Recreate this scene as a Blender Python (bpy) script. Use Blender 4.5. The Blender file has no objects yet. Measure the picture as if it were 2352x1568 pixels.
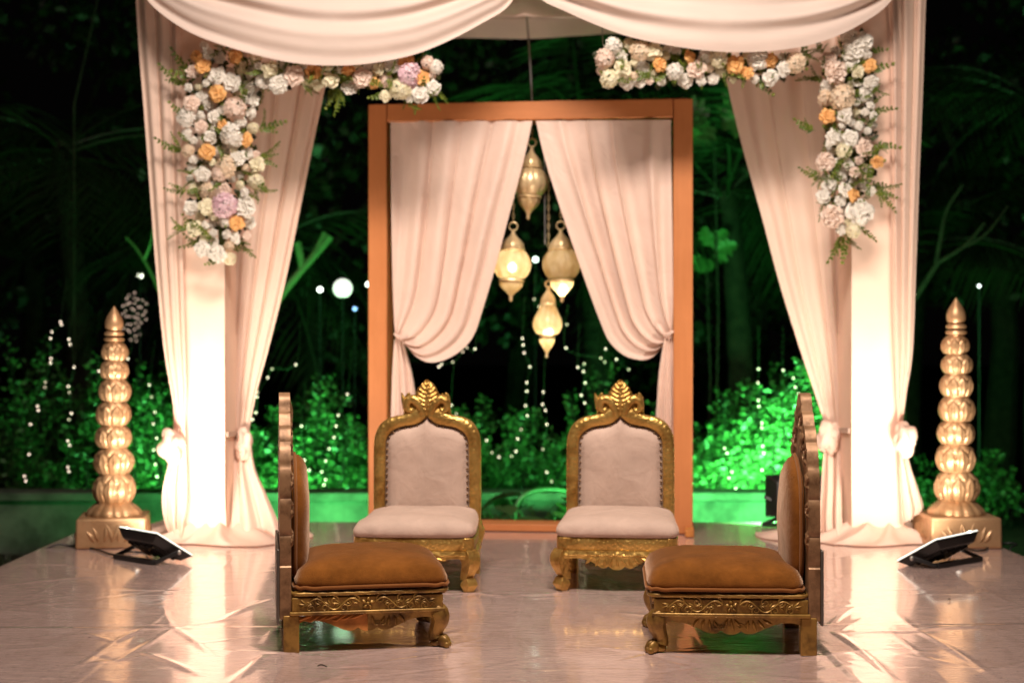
import bpy, math, random
import numpy as np
from mathutils import Vector, Matrix, Euler, Quaternion

# ------------------------------------------------------------------ camera, world, light, exposure
sc = bpy.context.scene
COL = sc.collection
CH, FP = 1.09, 3267.0            # camera height (m); focal length in units of a 2352-wide picture
cam_d = bpy.data.cameras.new('camera')
cam_d.sensor_width = 36.0
cam_d.lens = 36.0 * FP / 2352.0
cam_d.clip_start, cam_d.clip_end = 0.05, 400.0
cam_d.dof.use_dof = True
cam_d.dof.focus_distance = 5.15
cam_d.dof.aperture_fstop = 1.8
cam_d.dof.aperture_blades = 9
cam = bpy.data.objects.new('camera', cam_d)
COL.objects.link(cam)
cam.location = (0, 0, CH)
cam.rotation_euler = (math.radians(90), 0, 0)
sc.camera = cam

world = bpy.data.worlds.new('World')
sc.world = world
world.use_nodes = True
bg = world.node_tree.nodes['Background']
bg.inputs['Color'].default_value = (0.50, 0.42, 0.40, 1)     # night sky with a little town glow
bg.inputs['Strength'].default_value = 0.0015

FLOOD_W = 30.0        # watts of the two LED floodlights on the stage
GREEN_W = 52.0        # watts of the green floodlights behind the stage
WASH_W = 242.0         # unseen fill light added above the stage front for chairs and canopy
sc.view_settings.view_transform = 'Standard'
sc.view_settings.look = 'None'
sc.view_settings.exposure = 0.04
sc.view_settings.gamma = 1.0
sc.view_settings.use_curve_mapping = False
sc.render.engine = 'CYCLES'
cy = sc.cycles
cy.use_denoising = True
cy.max_bounces = 7
cy.diffuse_bounces = 4
cy.glossy_bounces = 4
cy.transmission_bounces = 5
cy.transparent_max_bounces = 8
cy.sample_clamp_indirect = 5.0
cy.caustics_reflective = False
cy.caustics_refractive = False

ld = bpy.data.lights.new('added_wash', 'AREA')
ld.shape = 'RECTANGLE'
ld.size, ld.size_y = 2.4, 0.9
ld.energy = WASH_W
ld.color = (1.0, 0.85, 0.74)
ld.spread = math.radians(124)
wash = bpy.data.objects.new('added_wash', ld)
COL.objects.link(wash)
wash.location = (0.15, 3.9, 5.2)
wash.rotation_euler = (Vector((0.1, 6.6, 1.2)) - Vector((0.15, 3.9, 5.2))).to_track_quat('-Z', 'Y').to_euler()

R = random.Random(7)
NR = np.random.default_rng(11)

def at(px, py, d):
    """point at distance d seen at (px,py) of the 2352x1568 picture"""
    return Vector(((px - 1176) / FP * d, d, CH - (py - 784) / FP * d))

def fl(px, py, z=0.0):
    d = FP * (CH - z) / (py - 784)
    return Vector(((px - 1176) / FP * d, d, z))

# ------------------------------------------------------------------ mesh builder
class MB:
    def __init__(s):
        s.v, s.f = [], []
    def add(s, verts, faces):
        b = len(s.v)
        s.v.extend([tuple(p) for p in verts])
        s.f.extend([tuple(i + b for i in f) for f in faces])
        return s
    def box(s, c, size, rot=None, taper=1.0):
        hx, hy, hz = size[0] / 2, size[1] / 2, size[2] / 2
        vs = []
        for z in (-hz, hz):
            t = taper if z > 0 else 1.0
            for x, y in ((-hx, -hy), (hx, -hy), (hx, hy), (-hx, hy)):
                p = Vector((x * t, y * t, z))
                if rot is not None:
                    p = rot @ p
                vs.append(p + Vector(c))
        return s.add(vs, [(3, 2, 1, 0), (4, 5, 6, 7), (0, 1, 5, 4), (1, 2, 6, 5), (2, 3, 7, 6), (3, 0, 4, 7)])
    def grid(s, a, close_u=False, close_v=False):
        n, m = a.shape[:2]
        b = len(s.v)
        s.v.extend(map(tuple, a.reshape(-1, 3)))
        for i in range(n if close_u else n - 1):
            i2 = (i + 1) % n
            for j in range(m if close_v else m - 1):
                j2 = (j + 1) % m
                s.f.append((b + i * m + j, b + i * m + j2, b + i2 * m + j2, b + i2 * m + j))
        return s
    def tube(s, pts, r, seg=8, cap=True, square=False):
        pts = [Vector(p) for p in pts]
        n = len(pts)
        rs = r if isinstance(r, (list, tuple)) else [r] * n
        t0 = (pts[1] - pts[0]).normalized()
        up = Vector((0, 0, 1)) if abs(t0.z) < 0.9 else Vector((1, 0, 0))
        nx = t0.cross(up).normalized()
        b = len(s.v)
        for i in range(n):
            t = (pts[min(i + 1, n - 1)] - pts[max(i - 1, 0)])
            t = t.normalized() if t.length > 1e-9 else t0
            nx = (nx - t * nx.dot(t))
            nx = nx.normalized() if nx.length > 1e-6 else t.orthogonal().normalized()
            ny = t.cross(nx)
            for k in range(seg):
                a = 2 * math.pi * k / seg + (math.pi / 4 if square else 0)
                rr = rs[i] * (1.414 if square else 1)
                s.v.append(tuple(pts[i] + nx * (math.cos(a) * rr) + ny * (math.sin(a) * rr)))
        for i in range(n - 1):
            for k in range(seg):
                k2 = (k + 1) % seg
                s.f.append((b + i * seg + k, b + i * seg + k2, b + (i + 1) * seg + k2, b + (i + 1) * seg + k))
        if cap:
            s.f.append(tuple(b + k for k in range(seg))[::-1])
            s.f.append(tuple(b + (n - 1) * seg + k for k in range(seg)))
        return s
    def lathe(s, prof, seg=24, c=(0, 0, 0), fn=None):
        a = np.zeros((len(prof), seg, 3))
        th = np.arange(seg) * 2 * math.pi / seg
        for i, (r, z) in enumerate(prof):
            rr = r * (fn(th, i / (len(prof) - 1)) if fn else np.ones(seg))
            a[i, :, 0] = c[0] + rr * np.cos(th)
            a[i, :, 1] = c[1] + rr * np.sin(th)
            a[i, :, 2] = c[2] + z
        s.grid(a, close_v=True)
        return s
    def ell(s, c, rad, rot=None, n=8, m=12):
        a = np.zeros((n + 1, m, 3))
        for i in range(n + 1):
            ph = math.pi * i / n
            for k in range(m):
                th = 2 * math.pi * k / m
                p = Vector((rad[0] * math.sin(ph) * math.cos(th), rad[1] * math.sin(ph) * math.sin(th), -rad[2] * math.cos(ph)))
                if rot is not None:
                    p = rot @ p
                a[i, k] = p + Vector(c)
        return s.grid(a, close_v=True)
    def prism(s, outline, f0, f1):
        """outline: list of (a,b); f0,f1 map (a,b)->3D for the two faces"""
        n = len(outline)
        vs = [f0(*p) for p in outline] + [f1(*p) for p in outline]
        fs = [tuple(range(n)), tuple(range(2 * n - 1, n - 1, -1))]
        for i in range(n):
            j = (i + 1) % n
            fs.append((i, i + n, j + n, j))
        return s.add(vs, fs)
    def mesh(s, name, mat, smooth=True, sharp=38):
        me = bpy.data.meshes.new(name)
        me.from_pydata(s.v, [], s.f)
        me.validate()
        import bmesh
        bm = bmesh.new(); bm.from_mesh(me)
        bmesh.ops.remove_doubles(bm, verts=bm.verts, dist=1e-6)
        bmesh.ops.recalc_face_normals(bm, faces=bm.faces)
        bm.to_mesh(me); bm.free()
        if smooth:
            me.polygons.foreach_set('use_smooth', [True] * len(me.polygons))
            me.set_sharp_from_angle(angle=math.radians(sharp))
        if mat:
            me.materials.append(mat)
        return me
    def build(s, name, mat, parent=None, smooth=True, sharp=38, origin=None, bevel=0, kind=None, subsurf=0):
        if origin is not None:
            o0 = Vector(origin)
            s.v = [(p[0] - o0.x, p[1] - o0.y, p[2] - o0.z) for p in s.v]
        o = bpy.data.objects.new(name, s.mesh(name, mat, smooth, sharp))
        COL.objects.link(o)
        if parent is not None:
            o.parent = parent
        elif origin is not None:
            o.location = origin
        if bevel:
            m = o.modifiers.new('bevel', 'BEVEL')
            m.width = bevel; m.segments = 2; m.limit_method = 'ANGLE'; m.angle_limit = math.radians(40)
            m.harden_normals = False
        if subsurf:
            m = o.modifiers.new('subsurf', 'SUBSURF'); m.levels = subsurf; m.render_levels = subsurf
        if kind:
            o['kind'] = kind
        return o

def beam(name, parent, loc, direction, sx, sy, watts, color, spread):
    """the light a floodlight throws: an area lamp lying on its LED panel"""
    l = bpy.data.lights.new(name, 'AREA')
    l.shape = 'RECTANGLE'; l.size = sx; l.size_y = sy
    l.energy = watts; l.color = color; l.spread = math.radians(spread)
    o = bpy.data.objects.new(name, l); COL.objects.link(o)
    o.parent = parent; o.location = loc
    o.rotation_euler = Vector(direction).to_track_quat('-Z', 'Y').to_euler()
    return o

def tag(o, label=None, cat=None, group=None, kind=None):
    if label: o['label'] = label
    if cat: o['category'] = cat
    if group: o['group'] = group
    if kind: o['kind'] = kind
    return o

def thing(name, label, cat, loc=(0, 0, 0), rz=0.0, group=None):
    o = bpy.data.objects.new(name, None)
    o.empty_display_size = 0.1
    COL.objects.link(o)
    o.location = loc
    o.rotation_euler = (0, 0, rz)
    return tag(o, label, cat, group)

def inst(name, mesh, parent, loc, rot=(0, 0, 0), scale=1.0):
    o = bpy.data.objects.new(name, mesh)
    COL.objects.link(o)
    o.parent = parent
    o.location = loc
    o.rotation_euler = rot
    o.scale = (scale,) * 3 if isinstance(scale, (int, float)) else scale
    return o

# ------------------------------------------------------------------ small maths
def resample(pts, n):
    p = np.array(pts, float)
    # Catmull-Rom densify
    q = []
    m = len(p)
    for i in range(m - 1):
        p0, p1, p2, p3 = p[max(i - 1, 0)], p[i], p[i + 1], p[min(i + 2, m - 1)]
        for t in np.linspace(0, 1, 14, endpoint=False):
            q.append(0.5 * ((2 * p1) + (-p0 + p2) * t + (2 * p0 - 5 * p1 + 4 * p2 - p3) * t * t + (-p0 + 3 * p1 - 3 * p2 + p3) * t ** 3))
    q.append(p[-1])
    q = np.array(q)
    d = np.r_[0, np.cumsum(np.linalg.norm(np.diff(q, axis=0), axis=1))]
    t = np.linspace(0, d[-1], n)
    return np.stack([np.interp(t, d, q[:, k]) for k in range(q.shape[1])], 1)

class Noise:
    """smooth 2D noise: sum of warped sines"""
    def __init__(s, seed, n=10, f0=1.0, f1=4.0):
        g = np.random.default_rng(seed)
        s.a = g.uniform(0, 2 * math.pi, n); s.f = np.exp(g.uniform(math.log(f0), math.log(f1), n)); s.p = g.uniform(0, 6.28, n)
    def __call__(s, x, y):
        o = 0
        for a, f, p in zip(s.a, s.f, s.p):
            o = o + np.sin((x * math.cos(a) + y * math.sin(a)) * f * 6.283 + p) / f ** 0.6
        return o / len(s.a)

# ------------------------------------------------------------------ materials
MATS = {}
def new_mat(name):
    m = bpy.data.materials.new(name)
    m.use_nodes = True
    nt = m.node_tree
    b = nt.nodes['Principled BSDF']
    MATS[name] = m
    return m, nt, b

def ramp(nt, fac, stops):
    r = nt.nodes.new('ShaderNodeValToRGB')
    e = r.color_ramp.elements
    while len(e) < len(stops):
        e.new(0.5)
    for el, (p, c) in zip(e, stops):
        el.position = p
        el.color = (*c, 1)
    nt.links.new(fac, r.inputs[0])
    return r.outputs[0]

def coords(nt, scale=(1, 1, 1), kind='Object'):
    tc = nt.nodes.new('ShaderNodeTexCoord')
    mp = nt.nodes.new('ShaderNodeMapping')
    mp.inputs['Scale'].default_value = scale
    nt.links.new(tc.outputs[kind], mp.inputs[0])
    return mp.outputs[0]

def noise(nt, vec, scale, detail=4, rough=0.55, dist=0.0):
    n = nt.nodes.new('ShaderNodeTexNoise')
    n.inputs['Scale'].default_value = scale
    n.inputs['Detail'].default_value = detail
    n.inputs['Roughness'].default_value = rough
    n.inputs['Distortion'].default_value = dist
    nt.links.new(vec, n.inputs['Vector'])
    return n.outputs['Fac']

def bump(nt, b, h, strength, dist=0.01, prev=None):
    bp = nt.nodes.new('ShaderNodeBump')
    bp.inputs['Strength'].default_value = strength
    bp.inputs['Distance'].default_value = dist
    nt.links.new(h, bp.inputs['Height'])
    if prev is not None:
        nt.links.new(prev, bp.inputs['Normal'])
    if b is not None:
        nt.links.new(bp.outputs[0], b.inputs['Normal'])
    return bp.outputs[0]

def cloth(name, col, transl=0.2, rough=0.75, sheen=0.25, wr=0.25, wscale=(1, 1, 1), ns=9.0, weave=0.0, vary=0.06, cs=2.3):
    m, nt, b = new_mat(name)
    b.inputs['Roughness'].default_value = rough
    b.inputs['Specular IOR Level'].default_value = 0.25
    b.inputs['Sheen Weight'].default_value = sheen
    b.inputs['Sheen Roughness'].default_value = 0.5
    b.inputs['Sheen Tint'].default_value = (1.0, 0.72, 0.52, 1)
    v = coords(nt, wscale)
    n1 = noise(nt, v, ns, 5, 0.5, 0.8)
    c2 = tuple(max(0, x * (1 - vary * 2.2)) for x in col)
    cc = ramp(nt, noise(nt, v, cs, 4 if cs < 4 else 9, 0.55 if cs < 4 else 0.72), [(0.3, c2), (0.7, col)])
    nt.links.new(cc, b.inputs['Base Color'])
    h = bump(nt, b, n1, wr, 0.02)
    if weave:
        n2 = noise(nt, coords(nt), 420, 1)
        h = bump(nt, b, n2, weave, 0.002, h)
    if transl > 0:
        t = nt.nodes.new('ShaderNodeBsdfTranslucent')
        gm = nt.nodes.new('ShaderNodeGamma'); gm.inputs[1].default_value = 2.1   # light that passes through picks up the dye
        nt.links.new(cc, gm.inputs[0]); nt.links.new(gm.outputs[0], t.inputs['Color'])
        nt.links.new(h, t.inputs['Normal'])
        mx = nt.nodes.new('ShaderNodeMixShader')
        mx.inputs[0].default_value = transl
        nt.links.new(b.outputs[0], mx.inputs[1])
        nt.links.new(t.outputs[0], mx.inputs[2])
        nt.links.new(mx.outputs[0], nt.nodes['Material Output'].inputs['Surface'])
    return m

def simple(name, col, rough=0.5, metal=0.0, spec=0.5, var=0.15, ns=8, bs=0.0, bd=0.003, bns=60, col2=None, coat=0.0):
    m, nt, b = new_mat(name)
    v = coords(nt)
    c2 = col2 or tuple(x * (1 - var * 2) for x in col)
    nt.links.new(ramp(nt, noise(nt, v, ns, 6, 0.6), [(0.35, c2), (0.65, col)]), b.inputs['Base Color'])
    b.inputs['Roughness'].default_value = rough
    b.inputs['Metallic'].default_value = metal
    b.inputs['Specular IOR Level'].default_value = spec
    b.inputs['Coat Weight'].default_value = coat
    if bs:
        bump(nt, b, noise(nt, v, bns, 4), bs, bd)
    return m

def emis(name, col, strength):
    m, nt, b = new_mat(name)
    b.inputs['Base Color'].default_value = (*col, 1)
    b.inputs['Emission Color'].default_value = (*col, 1)
    b.inputs['Emission Strength'].default_value = strength
    return m

M_drape = cloth('peach drape', (0.89, 0.66, 0.54), 0.24, 0.7, 0.3, 0.35, (1, 1, 0.4), 6)
M_satin = cloth('peach satin curtain', (0.82, 0.615, 0.52), 0.12, 0.45, 0.3, 0.55, (1, 1, 0.9), 7)
M_swag = cloth('pale peach swag', (0.86, 0.715, 0.63), 0.25, 0.75, 0.3, 0.25, (0.6, 1, 1.4), 4)
M_pillar = cloth('pillar cloth', (0.84, 0.61, 0.49), 0.0, 0.75, 0.3, 0.15, (1, 1, 1), 4)
M_pillar_top = cloth('ceiling cloth', (0.86, 0.64, 0.52), 0.2, 0.8, 0.2, 0.2, (1, 1, 1), 3)
M_cream = cloth('cream upholstery', (0.54, 0.39, 0.315), 0.0, 0.85, 0.25, 0.4, (1, 1, 1), 9, 0.3, 0.10, 5.0)
M_velvet = cloth('brown velvet', (0.25, 0.088, 0.016), 0.0, 1.0, 0.85, 0.25, (1, 1, 1), 12, 0.9, 0.24, 9.0)
M_velvet.node_tree.nodes['Principled BSDF'].inputs['Sheen Roughness'].default_value = 0.34
M_velvet.node_tree.nodes['Principled BSDF'].inputs['Sheen Tint'].default_value = (1.0, 0.72, 0.52, 1)
M_velvet.node_tree.nodes['Principled BSDF'].inputs['Specular IOR Level'].default_value = 0.05
M_piping = cloth('brown velvet piping', (0.22, 0.075, 0.013), 0.0, 0.9, 0.3, 0.1, (1, 1, 1), 20, 0.3, 0.1)
def painted(name, scale):
    m, nt, b = new_mat(name)
    v = coords(nt, scale)
    g1 = noise(nt, v, 9, 6, 0.65, 0.6)
    g2 = noise(nt, coords(nt), 2.2, 5, 0.6)
    c1 = ramp(nt, g1, [(0.25, (0.47, 0.172, 0.058)), (0.5, (0.50, 0.185, 0.064)), (0.75, (0.53, 0.200, 0.070))])
    c2 = ramp(nt, g2, [(0.30, (0.86, 0.84, 0.82)), (0.62, (1, 1, 1))])
    mx = nt.nodes.new('ShaderNodeMix'); mx.data_type = 'RGBA'; mx.blend_type = 'MULTIPLY'; mx.inputs['Factor'].default_value = 1
    nt.links.new(c1, mx.inputs['A']); nt.links.new(c2, mx.inputs['B'])
    nt.links.new(mx.outputs['Result'], b.inputs['Base Color'])
    rr = nt.nodes.new('ShaderNodeMapRange'); rr.inputs['To Min'].default_value = 0.36; rr.inputs['To Max'].default_value = 0.62
    nt.links.new(g1, rr.inputs['Value']); nt.links.new(rr.outputs[0], b.inputs['Roughness'])
    b.inputs['Specular IOR Level'].default_value = 0.3
    bump(nt, b, g1, 0.15, 0.003)
    return m
M_frame = painted('copper painted wood, upright grain', (5, 5, 0.35))
M_frame_h = painted('copper painted wood, level grain', (0.35, 5, 5))
M_black = simple('black painted metal', (0.018, 0.017, 0.017), 0.45, 0.2, 0.5, 0.2, 20)
M_cable = simple('black rubber cable', (0.012, 0.012, 0.012), 0.5)
M_wire = simple('grey wire', (0.30, 0.30, 0.31), 0.4, 0.5)
M_bolt = simple('steel bolt', (0.6, 0.58, 0.55), 0.3, 0.9)
M_nail = simple('brass nail', (0.28, 0.17, 0.09), 0.35, 0.8)

def hammered(name, col, dark, vs, strength, rough, metal=0.85, vdist=0.004, ns=9):
    m, nt, b = new_mat(name)
    v = coords(nt)
    vo = nt.nodes.new('ShaderNodeTexVoronoi')
    vo.inputs['Scale'].default_value = vs
    vo.feature = 'SMOOTH_F1'
    nt.links.new(v, vo.inputs['Vector'])
    n = noise(nt, v, ns, 6, 0.65)
    nt.links.new(ramp(nt, n, [(0.32, dark), (0.55, col), (0.8, tuple(min(1, c * 1.15) for c in col))]), b.inputs['Base Color'])
    b.inputs['Metallic'].default_value = metal
    rr = nt.nodes.new('ShaderNodeMapRange')
    rr.inputs['To Min'].default_value = rough + 0.15
    rr.inputs['To Max'].default_value = rough
    nt.links.new(n, rr.inputs['Value'])
    nt.links.new(rr.outputs[0], b.inputs['Roughness'])
    h = bump(nt, b, vo.outputs['Distance'], strength, vdist)
    bump(nt, b, noise(nt, v, 120, 3), strength * 0.4, vdist * 0.5, h)
    return m

M_gold = hammered('hammered gold leaf', (0.60, 0.375, 0.105), (0.27, 0.125, 0.022), 66, 0.8, 0.28, 0.78, 0.005)
M_carved = hammered('antique carved gold wood', (0.34, 0.19, 0.042), (0.085, 0.036, 0.007), 45, 0.35, 0.34, 0.42, 0.003, 14)
M_edgewood = hammered('weathered gilt edge', (0.30, 0.165, 0.080), (0.13, 0.062, 0.024), 50, 0.3, 0.40, 0.35, 0.003, 18)
M_finial = hammered('gold painted fibre', (0.52, 0.32, 0.17), (0.36, 0.19, 0.085), 30, 0.10, 0.34, 0.55, 0.004, 6)
M_lantern = hammered('gold lantern metal', (0.86, 0.68, 0.40), (0.62, 0.43, 0.20), 55, 0.7, 0.28, 0.5, 0.004, 7)
M_rawwood = simple('split raw wood', (0.56, 0.22, 0.055), 0.55, 0.0, 0.3, 0.2, 22, 0.5, 0.004, 50)

def glass_lantern():
    m, nt, b = new_mat('amber crackle glass')
    v = coords(nt, (1, 1, 0.5))
    vo = nt.nodes.new('ShaderNodeTexVoronoi')
    vo.inputs['Scale'].default_value = 38
    nt.links.new(v, vo.inputs['Vector'])
    cc = ramp(nt, noise(nt, v, 14, 5), [(0.3, (0.66, 0.46, 0.22)), (0.7, (0.92, 0.78, 0.54))])
    nt.links.new(cc, b.inputs['Base Color'])
    b.inputs['Roughness'].default_value = 0.2
    bump(nt, b, vo.outputs['Distance'], 0.9, 0.010)
    t = nt.nodes.new('ShaderNodeBsdfTranslucent')
    nt.links.new(cc, t.inputs['Color'])
    tr = nt.nodes.new('ShaderNodeBsdfTransparent')
    tr.inputs['Color'].default_value = (1.0, 0.86, 0.6, 1)
    m1 = nt.nodes.new('ShaderNodeMixShader'); m1.inputs[0].default_value = 0.62
    m2 = nt.nodes.new('ShaderNodeMixShader'); m2.inputs[0].default_value = 0.16
    nt.links.new(b.outputs[0], m1.inputs[1]); nt.links.new(t.outputs[0], m1.inputs[2])
    nt.links.new(m1.outputs[0], m2.inputs[1]); nt.links.new(tr.outputs[0], m2.inputs[2])
    nt.links.new(m2.outputs[0], nt.nodes['Material Output'].inputs['Surface'])
    return m
M_glass = glass_lantern()

def floor_mat():
    m, nt, b = new_mat('glossy vinyl sheet')
    v = coords(nt)
    cc = ramp(nt, noise(nt, v, 1.6, 6, 0.6), [(0.3, (0.58, 0.405, 0.355)), (0.7, (0.69, 0.495, 0.44))])
    # dust, scuffs and small dark specks of dirt
    sp = ramp(nt, noise(nt, v, 46, 3, 0.7), [(0.30, (0.55, 0.50, 0.48)), (0.36, (1, 1, 1))])
    sm = ramp(nt, noise(nt, coords(nt, (1, 0.5, 1)), 9, 6, 0.75, 1.0), [(0.36, (0.86, 0.84, 0.83)), (0.55, (1, 1, 1))])
    m1 = nt.nodes.new('ShaderNodeMix'); m1.data_type = 'RGBA'; m1.blend_type = 'MULTIPLY'; m1.inputs['Factor'].default_value = 1
    m2 = nt.nodes.new('ShaderNodeMix'); m2.data_type = 'RGBA'; m2.blend_type = 'MULTIPLY'; m2.inputs['Factor'].default_value = 1
    nt.links.new(cc, m1.inputs['A']); nt.links.new(sp, m1.inputs['B'])
    nt.links.new(m1.outputs['Result'], m2.inputs['A']); nt.links.new(sm, m2.inputs['B'])
    nt.links.new(m2.outputs['Result'], b.inputs['Base Color'])
    b.inputs['Specular IOR Level'].default_value = 0.9
    b.inputs['Coat Weight'].default_value = 1.0
    b.inputs['Coat IOR'].default_value = 1.7
    b.inputs['Coat Roughness'].default_value = 0.09
    n = noise(nt, v, 5, 5, 0.6)
    rr = nt.nodes.new('ShaderNodeMapRange')
    rr.inputs['To Min'].default_value = 0.09
    rr.inputs['To Max'].default_value = 0.20
    nt.links.new(n, rr.inputs['Value'])
    nt.links.new(rr.outputs[0], b.inputs['Roughness'])
    h = bump(nt, b, noise(nt, coords(nt, (1.0, 3.2, 1)), 7, 6, 0.62, 1.8), 0.24, 0.02)
    w = nt.nodes.new('ShaderNodeTexWave')
    w.inputs['Scale'].default_value = 85
    w.inputs['Distortion'].default_value = 2.0
    nt.links.new(coords(nt, (1, 0.45, 1)), w.inputs['Vector'])
    bump(nt, b, w.outputs['Fac'], 0.05, 0.002, h)
    return m
M_floor = floor_mat()
M_ground = simple('dark soil', (0.035, 0.028, 0.018), 0.95, 0, 0.2, 0.3, 3, 0.6, 0.05, 6)
M_wall = simple('mossy plaster wall', (0.15, 0.17, 0.13), 0.9, 0, 0.2, 0.30, 4.5, 0.3, 0.01, 14)

def leafmat(name, a, b_, transl=0.3, rough=0.45):
    m, nt, b = new_mat(name)
    oi = nt.nodes.new('ShaderNodeNewGeometry')
    cc = ramp(nt, oi.outputs['Random Per Island'], [(0.0, a), (1.0, b_)])
    nt.links.new(cc, b.inputs['Base Color'])
    b.inputs['Roughness'].default_value = rough
    t = nt.nodes.new('ShaderNodeBsdfTranslucent')
    nt.links.new(cc, t.inputs['Color'])
    mx = nt.nodes.new('ShaderNodeMixShader'); mx.inputs[0].default_value = transl
    nt.links.new(b.outputs[0], mx.inputs[1]); nt.links.new(t.outputs[0], mx.inputs[2])
    nt.links.new(mx.outputs[0], nt.nodes['Material Output'].inputs['Surface'])
    return m
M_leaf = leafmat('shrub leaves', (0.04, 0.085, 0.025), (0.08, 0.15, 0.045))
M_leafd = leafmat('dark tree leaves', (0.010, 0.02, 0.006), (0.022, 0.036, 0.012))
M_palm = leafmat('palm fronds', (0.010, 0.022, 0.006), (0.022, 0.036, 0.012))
M_sprig = leafmat('fresh greenery', (0.08, 0.14, 0.015), (0.24, 0.29, 0.04))
M_moss = leafmat('dark filler leaves', (0.02, 0.028, 0.008), (0.07, 0.085, 0.02))
M_bark = simple('bark', (0.022, 0.016, 0.010), 0.9, 0, 0.2, 0.3, 12, 0.6, 0.01, 30)
M_grass = leafmat('grass', (0.02, 0.04, 0.012), (0.05, 0.07, 0.02))

def petal(name, a, b_, tr=0.25):
    m = leafmat(name, a, b_, tr, 0.6)
    return m
M_white = petal('white petals', (0.80, 0.76, 0.68), (0.90, 0.87, 0.80))
M_ivory = petal('ivory petals', (0.76, 0.70, 0.46), (0.86, 0.81, 0.62))
M_blush = petal('blush petals', (0.80, 0.61, 0.50), (0.88, 0.74, 0.64))
M_orange = petal('orange petals', (0.82, 0.42, 0.12), (0.90, 0.54, 0.22))
M_peach = petal('tan petals', (0.76, 0.58, 0.40), (0.86, 0.72, 0.55))
M_pink = petal('lilac pink petals', (0.74, 0.50, 0.57), (0.84, 0.66, 0.70))
# ------------------------------------------------------------------ ground and stage
g = MB()
xs = np.linspace(-70, 70, 71); ys = np.linspace(-40, 100, 71)
X, Y = np.meshgrid(xs, ys, indexing='ij')
nz = Noise(3, 8, 0.05, 0.3)
g.grid(np.stack([X, Y, -0.55 + 0.04 * nz(X, Y)], -1))
tag(g.build('ground', M_ground), 'dark soil ground around the stage', kind='structure')

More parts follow.
